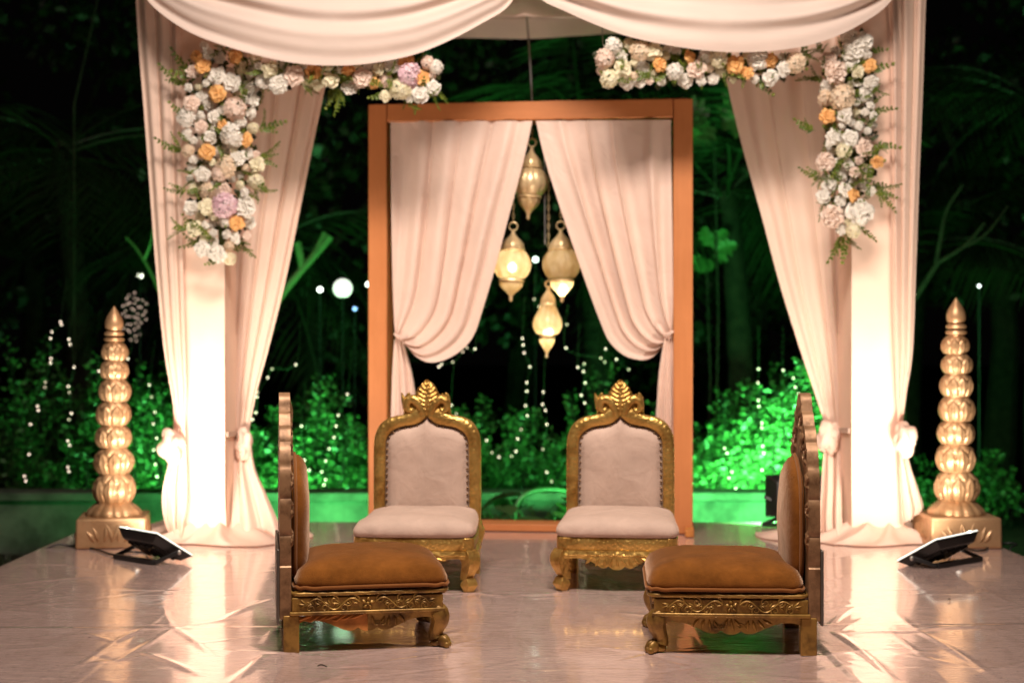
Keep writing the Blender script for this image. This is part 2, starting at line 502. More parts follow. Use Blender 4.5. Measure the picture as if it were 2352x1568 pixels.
SX0, SX1, SY0, SY1 = -2.49, 2.60, -2.5, 8.6
def build_stage():
    xs = np.linspace(SX0, SX1, 410)
    ys = np.r_[np.linspace(SY0, 4.2, 24, endpoint=False), np.linspace(4.2, SY1, 350)]
    X, Y = np.meshgrid(xs, ys, indexing='ij')
    n1, n2 = Noise(21, 9, 0.5, 1.6), Noise(22, 12, 2, 5)
    Z = 0.0022 * n1(X, Y * 0.6) + 0.0009 * n2(X, Y)
    def crease(ax, ay, bx, by, w, h):
        nonlocal Z
        m = ((X > min(ax, bx) - 0.12) & (X < max(ax, bx) + 0.12) & (Y > min(ay, by) - 0.12) & (Y < max(ay, by) + 0.12))
        if not m.any(): return
        x, y = X[m], Y[m]
        dx, dy = bx - ax, by - ay
        L2 = dx * dx + dy * dy
        t = np.clip(((x - ax) * dx + (y - ay) * dy) / L2, 0, 1)
        bow = 0.015 * np.sin(t * 3.1) * math.sqrt(L2)
        ex = x - (ax + dx * t) + bow * dy / math.sqrt(L2); ey = y - (ay + dy * t) - bow * dx / math.sqrt(L2)
        d = np.sqrt(ex * ex + ey * ey)
        Z[m] += h * np.exp(-(d / w) ** 2) * np.sin(np.pi * np.clip(t * 0.9 + 0.07, 0, 1)) ** 0.7
    def cp(a, b, w=0.010, h=0.005):
        p, q = fl(*a), fl(*b)
        crease(p.x, p.y, q.x, q.y, w, h)
    for a, b in [((400, 1443), (250, 1527)), ((400, 1443), (190, 1450)), ((400, 1443), (540, 1420)), ((400, 1443), (490, 1508)),
                 ((400, 1443), (375, 1393)), ((265, 1475), (150, 1545)), ((265, 1475), (325, 1447)), ((265, 1475), (190, 1455)),
                 ((607, 1505), (530, 1568)), ((590, 1380), (500, 1428)), ((560, 1400), (640, 1372)), ((610, 1478), (640, 1440)),
                 ((1920, 1455), (2012, 1408)), ((1926, 1458), (2051, 1563)), ((1920, 1455), (1990, 1505)), ((2106, 1448), (2291, 1563)),
                 ((2106, 1448), (2055, 1403)), ((1905, 1440), (1955, 1396)), ((1920, 1455), (2120, 1452)), ((1180, 1440), (1176, 1566)),
                 ((1195, 1310), (1185, 1430)), ((2106, 1448), (2230, 1440)), ((2030, 1490), (2130, 1500)), ((330, 1500), (470, 1555))]:
        cp(a, b, R.uniform(0.009, 0.015), R.uniform(0.0025, 0.005))
    # fold lines left from when the sheet was packed
    for fx in (-2.05, -1.38, -0.66, 0.03, 0.72, 1.42, 2.08):
        y = 4.25
        while y < 8.0:
            l = R.uniform(0.35, 0.9)
            crease(fx + R.uniform(-0.012, 0.012), y, fx + R.uniform(-0.02, 0.02), y + l, 0.007, R.uniform(0.0009, 0.0022))
            y += l * R.uniform(0.8, 1.5)
    for fy in (4.72, 6.12, 6.95, 7.7):
        x = SX0
        while x < SX1:
            l = R.uniform(0.3, 0.8)
            crease(x, fy + R.uniform(-0.012, 0.012), x + l, fy + R.uniform(-0.02, 0.02), 0.007, R.uniform(0.0006, 0.0016))
            x += l * R.uniform(0.9, 1.9)
    # the overlap seam that runs across the sheet
    ysm = fl(1176, 1437).y + 0.03 * np.sin(X * 0.9) + 0.012 * n1(X * 2, X * 0)
    Z += 0.0035 / (1 + np.exp((Y - ysm) / 0.006)) * ((X < -0.75) | (X > 1.1))
    # small random creases and drag folds that leave the chair legs
    for _ in range(170):
        x, y = R.uniform(SX0, SX1), R.uniform(4.25, 7.6)
        a = R.gauss(0.25, 0.5) if R.random() < 0.7 else R.uniform(0, 3.14)
        l = R.uniform(0.12, 0.55)
        crease(x, y, x + l * math.cos(a), y + l * math.sin(a), R.uniform(0.008, 0.02), R.choice((1, 1, -1)) * R.uniform(0.0006, 0.0018))
    for lx, ly in ((-0.80, 4.97), (-0.23, 5.08), (1.06, 4.93), (0.49, 4.98), (-0.15, 6.17), (0.2, 6.17)):
        for _ in range(9):
            a = R.uniform(-1.2, 1.2) + (0 if R.random() < 0.5 else math.pi)
            l = R.uniform(0.12, 0.34)
            crease(lx, ly, lx + l * math.cos(a), ly + l * math.sin(a) * 0.7, 0.012, R.uniform(0.0006, 0.0018))
    # front and side hems drop over the stage edge
    P = np.stack([X, Y, Z], -1)
    def skirt(row, dx, dy):
        r1 = row + np.array([dx * 0.02, dy * 0.02, -0.02]); r1[:, 2] = -0.03
        r2 = r1 + np.array([dx * 0.01, dy * 0.01, 0]); r2[:, 2] = -0.53
        return r1, r2
    a1, a2 = skirt(P[0].copy(), -1, 0); b1, b2 = skirt(P[-1].copy(), 1, 0)
    P = np.concatenate([a2[None], a1[None], P, b1[None], b2[None]], 0)
    c1, c2 = skirt(P[:, -1].copy(), 0, 1)
    c2[[0, 1, -1, -2], 2] = -0.53; c1[[0, -1], 2] = -0.53
    P = np.concatenate([P, c1[:, None], c2[:, None]], 1)
    mb = MB().grid(P)
    return mb.build('stage_floor', M_floor, sharp=80)
tag(build_stage(), 'glossy pinkish vinyl sheet stretched over the low stage', kind='structure')

# ------------------------------------------------------------------ cloth helpers
def drape(left, right, nv, nu, depth, nfold, amp, seed, ease=1.0, dn=None, edge_curl=0.0):
    """cloth between two edge lines given in picture units; depth(u,v) in metres, folds run along v"""
    A, B = resample(left, nv), resample(right, nv)
    n1 = Noise(seed, 7, 0.5, 1.6)
    out = np.zeros((nu, nv, 3))
    v = np.linspace(0, 1, nv)
    for i in range(nu):
        u = i / (nu - 1)
        w = u ** ease
        ph = 2 * math.pi * (nfold * (u + 0.09 * n1(v * 0.6 + seed, np.full(nv, u * 1.5))))
        f = np.sin(ph) + 0.35 * np.sin(2 * ph + 1.3 + seed) + 0.25 * np.sin(0.5 * ph + seed * 2)
        am = amp(v) if callable(amp) else amp
        px = A[:, 0] * (1 - w) + B[:, 0] * w
        py = A[:, 1] * (1 - w) + B[:, 1] * w
        wd = np.abs(B[:, 0] - A[:, 0]) + np.abs(B[:, 1] - A[:, 1])
        px = px + 0.22 * wd / nfold * np.cos(ph) * 0.5 * np.sin(math.pi * u)
        d = np.array([depth(u, t) for t in v]) + am * f * (0.35 + 0.65 * min(1, 6 * min(u, 1 - u) + 0.3))
        if dn is not None:
            d = d + dn(u, v)
        out[i, :, 0] = (px - 1176) / FP * d
        out[i, :, 1] = d
        out[i, :, 2] = CH - (py - 784) / FP * d
    return out

def rosette(c, rx, ry, rz, seed, n=36, m=40):
    """bunched knot of cloth"""
    a = np.zeros((n + 1, m, 3))
    nn = Noise(seed, 8, 0.6, 2.0)
    for i in range(n + 1):
        ph = math.pi * i / n
        for k in range(m):
            th = 2 * math.pi * k / m
            pl = math.sin(4 * th + 4 * nn(ph, 0.2 * th)) * 0.10 * math.sin(ph) + 0.13 * nn(math.cos(th) * math.sin(ph), math.cos(ph) * 0.9 + math.sin(th) * 0.4)
            r = 1 + pl * 1.5
            a[i, k] = (c[0] + rx * r * math.sin(ph) * math.cos(th), c[1] + ry * r * math.cos(ph), c[2] + rz * r * math.sin(ph) * math.sin(th))
    return MB().grid(a, close_v=True)

# ------------------------------------------------------------------ the mandap: canopy frame, ceiling, valance
cf = thing('canopy_frame', 'peach wrapped canopy frame spanning the stage above the pillars', 'canopy', (0.2, 8.9, 0))
def cfp(mb, n, **k):
    return mb.build(n, M_pillar, cf, origin=(0.2, 8.9, 0), **k)
cfp(MB().box((0.15, 8.0, 3.46), (4.5, 0.12, 0.12)), 'front_beam', bevel=0.01)
cfp(MB().box((0.15, 10.3, 3.47), (4.5, 0.12, 0.10)), 'back_beam', bevel=0.01)
for x in (-2.0, 2.4):
    cfp(MB().box((x, 9.15, 3.47), (0.10, 2.17, 0.10)), 'side_beam', bevel=0.01)
    cfp(MB().box((x, 10.3, 1.43), (0.10, 0.10, 3.97)), 'post', bevel=0.01)

def ceil():
    xs = np.linspace(-1.95, 2.35, 60); ys = np.linspace(8.1, 10.2, 40)
    X, Y = np.meshgrid(xs, ys, indexing='ij')
    sag = np.sin((X + 1.95) / 4.3 * np.pi) * np.sin((Y - 8.1) / 2.1 * np.pi)
    n = Noise(5, 8, 0.4, 1.4)
    Z = 3.42 - 0.05 * sag + 0.02 * n(X * 2, Y * 0.7)
    Z = Z + 0.03 * np.exp(-((X - 0.11) / 0.05) ** 2)
    return MB().grid(np.stack([X, Y, Z], -1)).build('ceiling_cloth', M_pillar_top, origin=(0.2, 9.1, 3.4))
tag(ceil(), 'peach cloth ceiling stretched flat under the canopy beams', 'ceiling cloth')

def valance():
    d = 10.21
    top = [(560, 38), (900, 40), (1212, 42), (1500, 36), (1900, 34)]
    bot = [(560, 95), (900, 89), (1060, 88), (1215, 90), (1330, 83), (1460, 78), (1900, 84)]
    A, B = resample(top, 120), resample(bot, 120)
    n = Noise(6, 8, 0.5, 2)
    a = np.zeros((16, 120, 3))
    for i in range(16):
        u = i / 15
        for j in range(120):
            p = A[j] * (1 - u) + B[j] * u
            dd = d + 0.012 * n(p[0] / 60, u * 0.4) - 0.01 * u
            a[i, j] = ((p[0] - 1176) / FP * dd, dd, CH - (p[1] - 784) / FP * dd)
    return MB().grid(a).build('back_valance', M_swag, origin=(0.2, 10.21, 3.3))
tag(valance(), 'narrow pale valance along the rear canopy beam', 'valance')

wire = MB().tube([at(1210, 40, 9.8), at(1214, 90, 9.5), at(1219, 170, 8.9), at(1222, 232, 8.3)], 0.006, 8)
tag(wire.build('hanging_wire', M_wire, origin=(0.13, 8.5, 2.5)), 'thin grey wire from the canopy down to the copper frame top', 'wire')

# ------------------------------------------------------------------ swags
def swag(name, label, left, right, bottom, seed, lean):
    nv, nu = 130, 90
    T = np.array([np.array(left) * (1 - t) + np.array(right) * t for t in np.linspace(0, 1, nv)])
    B = resample(bottom, nv)
    n1 = Noise(seed, 8, 0.4, 1.3)
    a = np.zeros((nu + 8, nv, 3))
    v = np.linspace(0, 1, nv)
    s = np.sin(np.pi * v) ** 0.8
    for i in range(nu + 8):
        u = min(1.0, i / (nu - 1))
        w = u ** 0.85
        px = T[:, 0] * (1 - w) + B[:, 0] * w
        py = T[:, 1] * (1 - w) + B[:, 1] * w
        uu = u + lean * (v - 0.5) * 0.25
        ph = 2 * math.pi * (2.5 * uu ** 1.0 + 0.35 * n1(v * 1.1, np.full(nv, uu * 0.8)))
        f = np.sin(ph) + 0.5 * np.sin(1.7 * ph + seed)
        am = 0.034 * (0.35 + 0.65 * np.abs(2 * v - 1)) * (1 - 0.55 * max(0, u - 0.7) / 0.3)
        d = 7.60 - 0.19 * math.sin(math.pi * min(1, u * 0.62 + 0.05)) * s + am * f
        if i > nu - 1:                       # hem rolls back under
            k = i - nu + 1
            d = d + 0.012 * k
            py = py - 0.35 * (k - 1) ** 1.3 * s
        a[i, :, 0] = (px - 1176) / FP * d
        a[i, :, 1] = d
        a[i, :, 2] = CH - (py - 784) / FP * d
    o = MB().grid(a).build(name, M_swag, origin=tuple(a[0, nv // 2]))
    return tag(o, label, 'drape', 'draped swags under the canopy front')
swag('swag', 'wide pale peach swag draped over the left half of the canopy front',
     (318, -110), (1196, -110), [(318, -70), (338, 0), (420, 66), (520, 107), (650, 141), (755, 151), (850, 146), (950, 126), (1035, 92), (1110, 52), (1162, 20), (1188, -20), (1198, -75)], 1, 0.35)
swag('swag', 'wide pale peach swag draped over the right half of the canopy front',
     (1228, -110), (2075, -110), [(1216, -75), (1236, -8), (1300, 27), (1380, 62), (1450, 86), (1550, 107), (1650, 119), (1750, 119), (1850, 106), (1930, 80), (2000, 42), (2040, 10), (2062, -25), (2075, -75)], 5, -0.35)

# ------------------------------------------------------------------ pillars wrapped in cloth
def pillar(label, x0, x1, y0, depth, seed, side):
    xc, yc = (x0 + x1) / 2, y0 + depth / 2
    t = thing('draped_pillar', label, 'pillar', (xc, yc, 0), 0, 'cloth wrapped pillars at the stage front')
    org = (xc, yc, 0)
    n = Noise(seed, 10, 0.6, 3.0)
    H = 3.38
    # core cover: a closed sheet round the post with slight slack
    ring = []
    per = [(x0, y0), (x1, y0), (x1, y0 + depth), (x0, y0 + depth)]
    for k in range(4):
        p, q = per[k], per[(k + 1) % 4]
        for s in np.linspace(0, 1, 14, endpoint=False):
            ring.append((p[0] + (q[0] - p[0]) * s, p[1] + (q[1] - p[1]) * s, k, s))
    zs = np.linspace(0, H, 110)
    a = np.zeros((len(zs), len(ring), 3))
    for i, z in enumerate(zs):
        for j, (x, y, k, s) in enumerate(ring):
            e = math.sin(math.pi * s)
            off = 0.0035 * n(x * 3 + k * 7, z * 2.2) * e
            if z < 0.3:
                off += 0.02 * (1 - z / 0.3) ** 2
            nx, ny = ((0, -1), (1, 0), (0, 1), (-1, 0))[k]
            a[i, j] = (x + nx * off, y + ny * off, z)
    MB().grid(a, close_v=True).build('cloth_cover', M_pillar, t, origin=org, sharp=60)
    # a second cloth length overlaps the lower side
    sx = x1 if side > 0 else x0
    b = np.zeros((50, 10, 3))
    for i, z in enumerate(np.linspace(0.02, 1.13, 50)):
        for j, s in enumerate(np.linspace(0.02, 0.98, 10)):
            b[i, j] = (sx + side * (0.006 + 0.004 * n(s * 2 + 9, z * 3) + 0.02 * max(0, 1 - z / 0.25) ** 2), y0 + depth * s, z)
    MB().grid(b).build('side_panel', M_pillar, t, origin=org)
    # strap at curtain tie height
    st = MB()
    st.box((sx + side * 0.012, yc, 0.58 - 0.01 * side), (0.012, depth * 0.96, 0.028), rot=Matrix.Rotation(math.radians(-3), 3, 'X'))
    st.build('tie_strap', cloth('grey strap', (0.40, 0.28, 0.23), 0), t, origin=org, bevel=0.004)
    # the cloth gathers in a puddle round the foot
    m, kk = 150, 26
    c = np.zeros((kk, m, 3))
    n2 = Noise(seed + 40, 8, 0.3, 1.0)
    for i in range(kk):
        q = i / (kk - 1)
        for j in range(m):
            th = 2 * math.pi * j / m
            cx, sy = math.cos(th), math.sin(th)
            # inner edge follows the box, outer edge wanders
            ri = min((x1 - x0) / 2 / max(abs(cx), 1e-3), depth / 2 / max(abs(sy), 1e-3))
            wob = n2(cx * 1.3, sy * 1.3)
            ro = ri + (0.25 + 0.12 * wob + (0.24 * max(0, cx * side) ** 2)) * (1.0 if sy < 0.2 else 0.5)
            r = ri * 0.97 * (1 - q) + ro * q
            ang = th + 0.06 * math.sin(q * 4 + th * 3)
            rid = math.sin(13 * th + 5 * n2(cx * 0.8, sy * 0.8) + 3 * q) * 0.5 + 0.5
            z = 0.006 + (0.075 * (1 - q) ** 1.6 + 0.065 * rid ** 2 * (1 - q) ** 0.6 * (0.35 + q)) + 0.012 * max(0, n2(r * cx * 6, r * sy * 6)) * (1 - q)
            c[i, j] = (xc + r * math.cos(ang), yc + r * math.sin(ang), z)
    MB().grid(c, close_v=True).build('cloth_puddle', M_drape, t, origin=org, sharp=80)
    return t
pillar('peach cloth wrapped pillar on the left, behind the left floodlight', -1.86, -1.578, 7.81, 0.40, 31, 1)
pillar('peach cloth wrapped pillar on the right, behind the right floodlight', 1.865, 2.135, 7.81, 0.40, 32, -1)

def tied_curtain(label, top_l, top_r, dep, tail_l, tail_r, tdep, knot, kr, nfold, amp, seed):
    base = at(knot[0], knot[1], dep(0.5, 1.0)); base.z = 0
    t = thing('tied_curtain', label, 'curtain', base, 0, 'tied curtains hanging beside the pillars')
    a = drape(top_l, top_r, 110, 90, dep, nfold, lambda v: amp * (1 - 0.80 * v), seed)
    MB().grid(a).build('curtain_panel', M_drape, t, origin=base, sharp=80)
    b = drape(tail_l, tail_r, 60, 60, tdep, max(2, nfold - 2), lambda v: 0.006 + amp * 1.1 * v, seed + 3)
    MB().grid(b).build('curtain_tail', M_drape, t, origin=base, sharp=80)
    k = at(*knot)
    rosette(k, kr[0], kr[1], kr[2], seed).build('knot', M_drape, t, origin=base, sharp=80)
    return t
tied_curtain('peach curtain outside the left pillar, knotted by the left gold finial column',
             [(306, -110), (318, 100), (330, 250), (345, 450), (358, 620), (376, 800), (396, 920), (404, 985)],
             [(418, -110), (418, 150), (418, 350), (420, 550), (424, 750), (428, 900), (424, 985)], lambda u, v: 7.86 - 0.10 * v - 0.05 * u,
             [(398, 985), (387, 1060), (373, 1130), (376, 1190), (391, 1235), (398, 1258)],
             [(426, 985), (430, 1080), (431, 1160), (424, 1205), (416, 1258)], lambda u, v: 7.72,
             (394, 1024, 7.70), (0.068, 0.075, 0.092), 3.1, 0.017, 2)
tied_curtain('peach curtain between the left pillar and the copper frame, tied low',
             [(572, 20), (566, 300), (552, 500), (540, 700), (536, 850), (537, 985)],
             [(780, 20), (745, 210), (720, 330), (690, 480), (655, 650), (620, 790), (590, 900), (573, 985)], lambda u, v: 8.25 - 0.15 * v,
             [(540, 985), (536, 1100), (532, 1190), (526, 1250)],
             [(573, 985), (585, 1070), (610, 1130), (638, 1195), (655, 1246)], lambda u, v: 8.1 - 0.36 * v ** 1.5,
             (560, 1022, 8.06), (0.050, 0.055, 0.092), 3.4, 0.026, 4)
tied_curtain('peach curtain between the copper frame and the right pillar, tied low',
             [(1640, 20), (1662, 155), (1700, 320), (1750, 500), (1790, 650), (1830, 780), (1870, 900), (1898, 985)],
             [(1925, 20), (1930, 300), (1932, 600), (1934, 800), (1934, 985)], lambda u, v: 8.25 - 0.15 * v,
             [(1898, 985), (1890, 1060), (1885, 1130), (1880, 1200), (1885, 1248)],
             [(1932, 985), (1934, 1100), (1934, 1190), (1938, 1246)], lambda u, v: 8.1 - 0.36 * v ** 1.5,
             (1904, 1004, 8.06), (0.066, 0.055, 0.09), 3.2, 0.026, 6)
tied_curtain('peach curtain outside the right pillar, knotted by the right gold finial column',
             [(2022, -110), (2038, 100), (2045, 400), (2050, 700), (2058, 900), (2064, 985)],
             [(2136, -110), (2127, 0), (2120, 200), (2112, 400), (2105, 600), (2097, 800), (2083, 900), (2072, 985)], lambda u, v: 7.86 - 0.10 * v - 0.05 * (1 - u),
             [(2062, 985), (2065, 1100), (2068, 1160), (2070, 1206)],
             [(2074, 985), (2089, 1060), (2110, 1125), (2121, 1160), (2116, 1176)], lambda u, v: 7.74,
             (2079, 1010, 7.70), (0.062, 0.075, 0.092), 3.1, 0.017, 8)

# ------------------------------------------------------------------ copper frame
FX, FY, FYAW = 0.105, 8.235, math.radians(-6.16)
fr = thing('wooden_frame', 'tall copper painted door frame standing at the centre rear of the stage', 'frame', (FX, FY, 0), FYAW)
W2, FH, PW, FD = 0.9325, 2.463, 0.110, 0.20
for sx in (-1, 1):
    MB().box((sx * (W2 - PW / 2), 0, FH / 2 + 0.001), (PW, FD, FH - 0.004)).build('post', M_frame, fr, bevel=0.006)
    MB().box((sx * (W2 - 0.02), -0.02, 0.022), (0.05, 0.42, 0.040)).build('foot', M_rawwood, fr, bevel=0.004)
MB().box((0, 0.002, FH - 0.053), (2 * W2 - 2 * PW - 0.002, FD - 0.004, 0.106)).build('top_beam', M_frame_h, fr, bevel=0.006)
MB().box((0, 0.002, 0.024), (2 * W2 - 2 * PW - 0.002, FD - 0.004, 0.040)).build('bottom_rail', M_frame_h, fr, bevel=0.004)
rib = np.zeros((140, 5, 3))
nn = Noise(77, 10, 1.0, 6)
for i, x in enumerate(np.linspace(-W2 + 0.03, W2 - 0.03, 140)):
    h = max(0.001, 0.010 + 0.016 * nn(x * 1.6, 0.3))
    for j, (yy, zz) in enumerate(((-0.06, 0.0), (-0.055, h * 0.9), (0, h * 1.15), (0.055, h * 0.8), (0.06, 0))):
        rib[i, j] = (x, yy, FH - 0.0015 + zz)
MB().grid(rib).build('crumpled_edge_cloth', cloth('brown edge cloth', (0.45, 0.20, 0.11), 0), fr)

def frp(px, py, off=0.0):
    d = 8.335 - 0.2 * (px - 852) / 741 + off
    return d
def frame_curtain(label, l, r, tl, tr, seed, mirror):
    base = Vector((FX - 0.6 if not mirror else FX + 0.6, FY, 0))
    t = thing('tied_curtain', label, 'curtain', base, 0, 'tied curtains inside the copper frame')
    dep = lambda u, v: frp(l[0][0] * (1 - u) + r[0][0] * u, 0, -0.09) - 0.05 * math.sin(math.pi * v) * u
    amp = lambda v: 0.012 + 0.012 * np.sin(np.pi * np.clip(v * 1.1, 0, 1))
    a = drape(l, r, 150, 130, dep, 4.6, amp, seed, ease=0.92)
    MB().grid(a).build('curtain_panel', M_satin, t, origin=base, sharp=80)
    td = lambda u, v: frp(tl[0][0], 0, -0.08) - 0.02 * u
    b = drape(tl, tr, 50, 50, td, 3, lambda v: 0.006 + 0.022 * v, seed + 1)
    MB().grid(b).build('curtain_tail', M_satin, t, origin=base, sharp=80)
    mid = ((tl[0][0] + tr[0][0]) / 2, tl[0][1] - 6)
    c = at(mid[0], mid[1], td(0, 0) - 0.01)
    ring = []
    for k in range(17):
        th = 2 * math.pi * k / 16
        ring.append((c.x + 0.024 * math.cos(th), c.y + 0.035 * math.sin(th), c.z + 0.012 * math.cos(th) * (1 if mirror else -1)))
    MB().tube(ring, 0.008, 8, cap=False).build('tieback', M_satin, t, origin=base)
    return t
frame_curtain('pinkish satin curtain tied back to the left post of the copper frame',
              [(897, 278), (898, 420), (900, 560), (903, 690), (908, 778)],
              [(1223, 278), (1200, 380), (1168, 500), (1136, 620), (1112, 700), (1090, 766), (1062, 802), (1022, 826), (985, 832), (955, 818), (936, 796), (926, 780)],
              [(906, 778), (901, 860), (898, 960), (896, 1080), (895, 1203)],
              [(926, 779), (945, 850), (957, 930), (968, 1060), (975, 1203)], 12, False)
frame_curtain('pinkish satin curtain tied back to the right post of the copper frame',
              [(1541, 276), (1543, 420), (1545, 560), (1546, 690), (1544, 772)],
              [(1231, 278), (1250, 360), (1284, 470), (1318, 570), (1350, 662), (1380, 742), (1400, 785), (1432, 815), (1466, 826), (1494, 823), (1516, 803), (1528, 778)],
              [(1545, 772), (1549, 850), (1551, 960), (1552, 1080), (1552, 1205)],
              [(1526, 774), (1514, 850), (1508, 930), (1500, 1060), (1494, 1205)], 14, True)
# ------------------------------------------------------------------ chairs
def sup(n, hwf, hwb, y0, y1, e=6.0):
    """rounded trapezoid outline, y0 = front"""
    pts = []
    for k in range(n):
        a = 2 * math.pi * k / n
        c, s = math.cos(a), math.sin(a)
        x = math.copysign(abs(c) ** (2 / e), c); y = math.copysign(abs(s) ** (2 / e), s)
        v = (y + 1) / 2
        pts.append((x * (hwf * (1 - v) + hwb * v), y0 + (y1 - y0) * v))
    return pts

def pillow(out, zb, ze, zt, seed, puff=1.0, ears=0.0, back_rise=0.0, wr=0.004):
    n = len(out)
    cx = sum(p[0] for p in out) / n; cyy = sum(p[1] for p in out) / n
    y0, y1 = min(p[1] for p in out), max(p[1] for p in out)
    nn = Noise(seed, 10, 1.5, 7)
    rings = [(0.955, zb), (0.99, zb + (ze - zb) * 0.18), (1.0, zb + (ze - zb) * 0.45), (0.995, zb + (ze - zb) * 0.72), (0.975, ze)]
    for s in (0.94, 0.88, 0.80, 0.70, 0.58, 0.45, 0.30, 0.15):
        rings.append((s, ze + (zt - ze) * (1 - s ** 4.2) ** 0.78 * (0.86 + 0.14 * (1 - s * s))))
    a = np.zeros((len(rings), n, 3))
    for i, (s, z) in enumerate(rings):
        for k, (x, y) in enumerate(out):
            q = cx + (x - cx) * s, cyy + (y - cyy) * s
            corner = (abs(x - cx) / max(abs(p[0] - cx) for p in out)) * (abs(y - cyy) / ((y1 - y0) / 2))
            sc_ = 1 + ears * max(0, corner - 0.80) * (1 if 0.9 < s else 0)
            w = wr * nn(q[0] * 3, q[1] * 3) * (1 if i > 0 else 0)
            zz = z + w + back_rise * ((q[1] - y0) / (y1 - y0)) ** 3 * (1 if i > 3 else i / 4) - 0.010 * max(0, corner - 0.7) * (1 if i > 3 else 0)
            a[i, k] = (cx + (q[0] - cx) * sc_, cyy + (q[1] - cyy) * sc_, zz)
    mb = MB().grid(a, close_v=True)
    b = len(mb.v)
    mb.v.append((cx, cyy, zt + wr))
    L = (len(rings) - 1) * n
    for k in range(n):
        mb.f.append((L + k, L + (k + 1) % n, b))
    mb.f.append(tuple(range(n))[::-1])
    return mb

def spiral(mb, c, r, turns, a0, dirn, mp, th=0.0038, n=18):
    pts, rad = [], []
    for k in range(n):
        t = k / (n - 1)
        rr = r * (1 - 0.80 * t)
        a = a0 + dirn * turns * 2 * math.pi * t
        pts.append(mp(c[0] + rr * math.cos(a), c[1] + rr * math.sin(a), th * 0.55)); rad.append(th * (1 - 0.35 * t))
    mb.tube(pts, rad, 5)

def leafrel(mb, c, ang, l, w, mp, h=0.005):
    """a small raised leaf lying on the face"""
    ca, sa = math.cos(ang), math.sin(ang)
    n, m = 6, 5
    a = np.zeros((n, m, 3))
    for i in range(n):
        t = i / (n - 1)
        ww = w * math.sin(math.pi * (0.06 + 0.90 * t)) ** 0.8
        bend = 0.25 * l * t * t
        for j in range(m):
            s = -1 + 2 * j / (m - 1)
            x = t * l; y = s * ww + bend
            a[i, j] = mp(c[0] + x * ca - y * sa, c[1] + x * sa + y * ca, h * (1 - s * s) * math.sin(math.pi * min(1, t + 0.1)) + (-0.002 if abs(s) == 1 else 0.0012 * math.cos(s * 9)))
    mb.grid(a)

def scrollwork(mb, L, zc, h, mp):
    """running vine: wavy stems, curls, leaves and a central flower on a rail face of length L"""
    for sgn in (-1, 1):
        pts = []
        for k in range(40):
            t = k / 39
            s = sgn * (0.03 + (L / 2 - 0.04) * t)
            pts.append(mp(s, zc + h * 0.42 * math.sin(t * 3 * math.pi + 0.3) * (1 if sgn > 0 else 1), 0.002))
        mb.tube(pts, [0.0042 * (1 - 0.3 * k / 39) for k in range(40)], 6)
        for q, (t, up) in enumerate(((0.08, 1), (0.30, -1), (0.48, 1), (0.66, -1), (0.80, 1), (0.95, -1))):
            s = sgn * (0.03 + (L / 2 - 0.045) * t)
            spiral(mb, (s, zc - up * h * 0.30 * -1 * (1 if q % 2 else 1)), h * 0.36, 1.35, math.pi / 2 * up, sgn * up, mp)
            for da in (-0.5, 0.2, 0.8):
                leafrel(mb, (s + sgn * 0.012, zc - up * h * 0.05), (0 if sgn > 0 else math.pi) + sgn * up * da, 0.026, 0.0055, mp)
    for k in range(5):
        a = math.pi / 2 + 2 * math.pi * k / 5
        leafrel(mb, (0.006 * math.cos(a), zc + 0.006 * math.sin(a)), a, h * 0.44, h * 0.20, mp, 0.008)
    c = mp(0, zc, 0.006); n_ = (Vector(mp(0, zc, 1)) - Vector(mp(0, zc, 0)))
    mb.ell(c, (0.006, 0.006, 0.006), n=6, m=8)

def frame_uv(p0, sdir, ndir):
    """mapping (s,z,h) -> local point on a vertical face"""
    def f(s, z, h=0.0):
        return (p0[0] + sdir[0] * s + ndir[0] * h, p0[1] + sdir[1] * s + ndir[1] * h, z)
    return f

def apron_outline(L, ztop, lobes):
    h = L / 2
    pts = [(-h, ztop)]
    half = lobes
    low = [(-s, z) for s, z in reversed(half)] + [(s, z) for s, z in half[1:]]
    # smooth each piece
    return [(h, ztop)] + [(s, z) for s, z in reversed(low)] + [(-h, ztop)]

def dense(seg, n=7):
    """dense polyline through control points, keeping marked cusps (third value 1)"""
    out = [seg[0][:2]]
    i = 0
    while i < len(seg) - 1:
        j = i + 1
        while j < len(seg) - 1 and not (len(seg[j]) > 2 and seg[j][2]):
            j += 1
        r = resample([p[:2] for p in seg[i:j + 1]], max(3, n * (j - i)))
        out += [tuple(x) for x in r[1:]]
        i = j
    return out

def square_leg(mb, pts, w):
    mb.tube(pts, w, 4, square=True)

